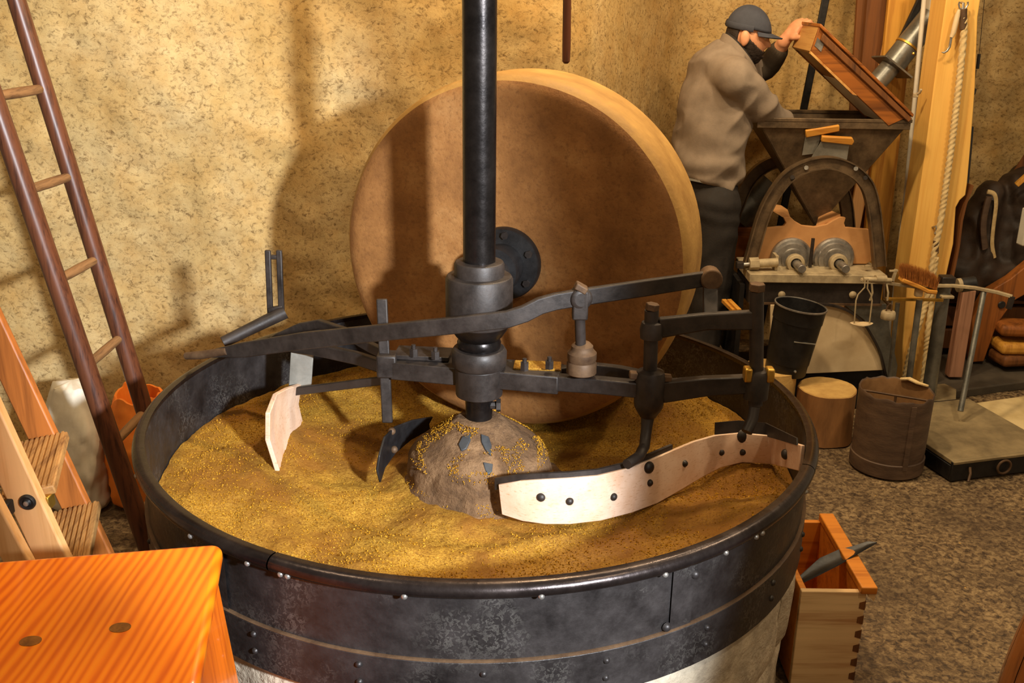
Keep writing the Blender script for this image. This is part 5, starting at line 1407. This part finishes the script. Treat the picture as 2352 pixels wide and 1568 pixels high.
b = MB(); b.ball(headc + HR @ V(-.110, 0, .030), (.006, .022, .016), 10, HR); b.build('cap_strap', M['hair'], cp)
# jacket
b = MB()
hem = at(1622, 402, YM)
ring_body(b, [hem + V(-.004, 0, -.012), hem, at(1629, 345, YM), at(1640, 270, YM), at(1651, 205, YM), at(1662, 150, YM), at(1684, 118, YM)],
          [(.170, .136), (.178, .144), (.172, .140), (.186, .142), (.194, .138), (.165, .112), (.085, .07)])
b.capsule(at(1664, 176, 4.13), rs + V(.0, .0, .0), .085, .076, 18); b.capsule(rs, re, .077, .064, 18); b.capsule(re, at(1790, 285, 4.19), .064, .050, 18)
b.capsule(at(1680, 160, 4.33), ls, .080, .070, 18)
jk = b.build('fleece_jacket', M['fleece'], man, smooth=180)
def folds(co):
    w = co + mo
    f = .010 * sin(38 * (w.z + .55 * (w.x - .8)) + 5 * noise.noise(w * 5)) * max(0, 1 - abs(w.z - .95) / .18)
    f += .008 * sin(46 * (w.z * .6 + (w.x - .9) * .9) + 4 * noise.noise(w * 6)) * exp(-((w.x - (re.x - .03)) / .10) ** 2 - ((w.z - 1.25) / .14) ** 2)
    u, v = w.x * .8 + w.z * .6, w.z * .8 - w.x * .6
    rg = 1 - 2 * abs(noise.noise(Vector((u * 4, w.y * 3, v * 11))))
    return f + .016 * rg + .008 * noise.noise(w * 7) + .003 * noise.noise(w * 18)
fuse(jk, .007, 14, folds)
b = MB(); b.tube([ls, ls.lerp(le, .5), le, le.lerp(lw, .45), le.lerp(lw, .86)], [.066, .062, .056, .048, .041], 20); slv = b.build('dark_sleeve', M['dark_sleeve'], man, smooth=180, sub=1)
rows = []
for j in range(5):
    t = j / 4
    rows.append([neck + V(-.004 + .012 * t, 0, -.072 + .052 * t) + (fwd * cos(a) * (.084 - .010 * t) + lat * sin(a) * (.084 - .014 * t)) + V(0, 0, -.085 * cos(a) - .006) for a in [2 * pi * k / 32 for k in range(33)]])
b = MB(); b.sheet(rows, .006); b.build('collar', M['fleece'], jk, smooth=80)
rows = [[p.lerp(neck + V(0, 0, -.02), .14) + V(0, 0, .014) for p in r_] for r_ in rows]
b = MB(); b.sheet(rows[1:], .004); b.build('inner_collar', M['dark_cloth'], jk, smooth=80)
# trousers, boots
b = MB()
ring_body(b, [pelvis + V(0, 0, -.12), pelvis + V(0, 0, -.03), hem + V(0, 0, .03)], [(.135, .125), (.165, .132), (.160, .126)])
for h_, f_ in ((hipR, footR), (hipL, footL)):
    kn = (h_ + f_) / 2 + fwd * .03
    b.capsule(h_, kn, .110, .085, 18); b.capsule(kn, f_ + V(0, 0, .02), .083, .072, 18)
tr = b.build('trousers', M['dark_cloth'], man, smooth=180); fuse(tr, .011, 5, lambda c: .007 * noise.noise((c + mo) * 9) + .004 * sin(60 * (c.z + mo.z) + 6 * noise.noise(c * 6)) * .6)
b = MB(); P_ = [at(1570, 402, 4.12), at(1605, 409, 4.075), at(1640, 416, 4.07)]; b.path([p + V(0, -.012, -.01) for p in P_], .006, .008); b.build('pocket_trim', M['grey_plate'], tr)
for f_ in (footR, footL):
    b = MB(); b.capsule(f_ + V(0, 0, .03), f_ + V(0, 0, -.03), .058, .052, 16); b.capsule(f_ + V(-.01, 0, -.040), f_ + fwd * .16 + V(0, 0, -.050), .048, .038, 16)
    o = b.build('boot', M['boot'], man, smooth=180); fuse(o, .009, 3)
    for v in o.data.vertices:
        if v.co.z < -.0 - mo.z + .001: v.co.z = .001 - mo.z

# ================================================================== DARK PRESS CORNER ON THE RIGHT
YP = 4.55
pr = thing('press_bracket', 'brown wooden triangular press bracket with a round hole behind the scale beam', 'bracket', at(2285, 830, 4.4))
q = MB(); q.prism([at(2268, 672, 4.40), at(2322, 640, 4.40), at(2420, 560, 4.40), at(2420, 640, 4.40), at(2330, 690, 4.40), at(2290, 745, 4.40), at(2260, 830, 4.40), at(2232, 832, 4.40), at(2234, 730, 4.40)], (0, .06, 0)); q.build('bracket_board', M['press_wood'], pr, bevel=.004)
c = at(2301, 700, 4.395); q = MB(); q.lathe([(0, .004), (.015, .004), (.018, 0)], c, (0, -1, 0), n=16); q.build('hole_shade', M['black'], pr)  # black disc painted as the shaded hole; the board is not pierced
q = MB(); q.prism([at(2214, 666, 4.20), at(2243, 668, 4.20), at(2216, 836, 4.20), at(2184, 836, 4.20)], (0, .05, 0)); P_ = q.v
lo_z = min(p.z for p in q.v)
for p in q.v:
    if p.z < lo_z + .03: p.z = .045
o = q.build('rubbed_post', M['pink_post'], bevel=.004); tag(o, 'short rubbed pinkish wooden post right behind the scale column', 'post')
# leather harness heap hanging
def drape(name, lab, cpts, mat, seed, cat='leather'):
    b = MB()
    for p0, p1, r0, r1 in cpts: b.capsule(p0, p1, r0, r1, 14)
    o = b.build(name, mat, smooth=180); fuse(o, .012, 4, lambda c: .016 * noise.noise((c + V(seed, 0, 0)) * 8) + .008 * noise.noise(c * 22) + .006 * sin(c.x * 70 + 5 * noise.noise(c * 5)))
    tag(o, lab, cat); return o
drape('leather_harness', 'heap of dark old leather harness hanging on the wall at the right edge', 
      ((at(2270, 455, 4.62), at(2215, 640, 4.58), .075, .13), (at(2290, 450, 4.66), at(2300, 640, 4.60), .07, .12), (at(2345, 430, 4.66), at(2360, 620, 4.60), .10, .14), (at(2260, 448, 4.66), at(2400, 400, 4.66), .05, .06), (at(2200, 620, 4.55), at(2390, 650, 4.55), .09, .10), (at(2230, 560, 4.60), at(2192, 655, 4.58), .06, .07)), M['leather'], 4)
b = MB(); b.tube(spline([at(px, py, 4.50) for px, py in ((2268, 440), (2284, 446), (2288, 470), (2282, 520), (2279, 560), (2284, 592))], 5), (.010, .005), 8); o = b.build('tan_strap', M['rope']); tag(o, 'thin tan strap hanging on the dark leather harness', 'strap')
b = MB(); b.tube(spline([at(px, py, 4.49) for px, py in ((2272, 452), (2264, 480), (2258, 520), (2262, 570))], 5), (.024, .012), 12); o = b.build('red_brown_roll', M['bushel']); tag(o, 'reddish brown rolled strip hanging beside the tan strap', 'roll')
b = MB(); b.beam(at(2440, 250, 4.60), at(2300, 462, 4.72), .05, .055); o = b.build('slanting_beam', M['plank_dark'], bevel=.004); tag(o, 'dark slanting wooden beam at the right edge above the leather harness', 'beam')
b = MB(); b.beam(at(2440, 330, 4.46), at(2334, 425, 4.50), .035, .02); o = b.build('orange_lath', M['plank_gold'], bevel=.003); tag(o, 'short orange wooden lath at the right edge over the harness', 'lath')
b = MB(); b.box(at(2368, 520, 4.42), (.09, .05, .17), rz=.2); o = b.build('pale_tin', M['conduit'], bevel=.008); tag(o, 'pale bluish tin at the right edge beside the leather harness', 'tin')
# press bed with folded sacks
b = MB(); A = at(2225, 838, 4.55); 
pb_ = thing('press_bed', 'dark low wooden press bed with boards behind the scale', 'press bed', V(2.25, 4.7, 0))
for k in range(3):
    b = MB(); b.box((2.42, 4.70, .10 + .115 * k), (.95, .26, .10)); b.build('bed_board', M['plank_dark'], pb_, bevel=.006)
for k, (px, py, w, mt) in enumerate(((2330, 752, .26, 'press_wood'), (2335, 792, .30, 'plank_gold'), (2325, 818, .28, 'plank_dark'))):
    P = at(px, py, 4.38); b = MB(); b.box(P + V(.05, 0, 0), (w, .14, .055), rz=.12 * k - .1); o = b.build('folded_sack', M[mt], bevel=.02, seg=3)
    tag(o, ('top', 'middle', 'lowest')[k] + ' one of three brown folded press cloths at the right edge', 'cloth', 'folded press cloths')
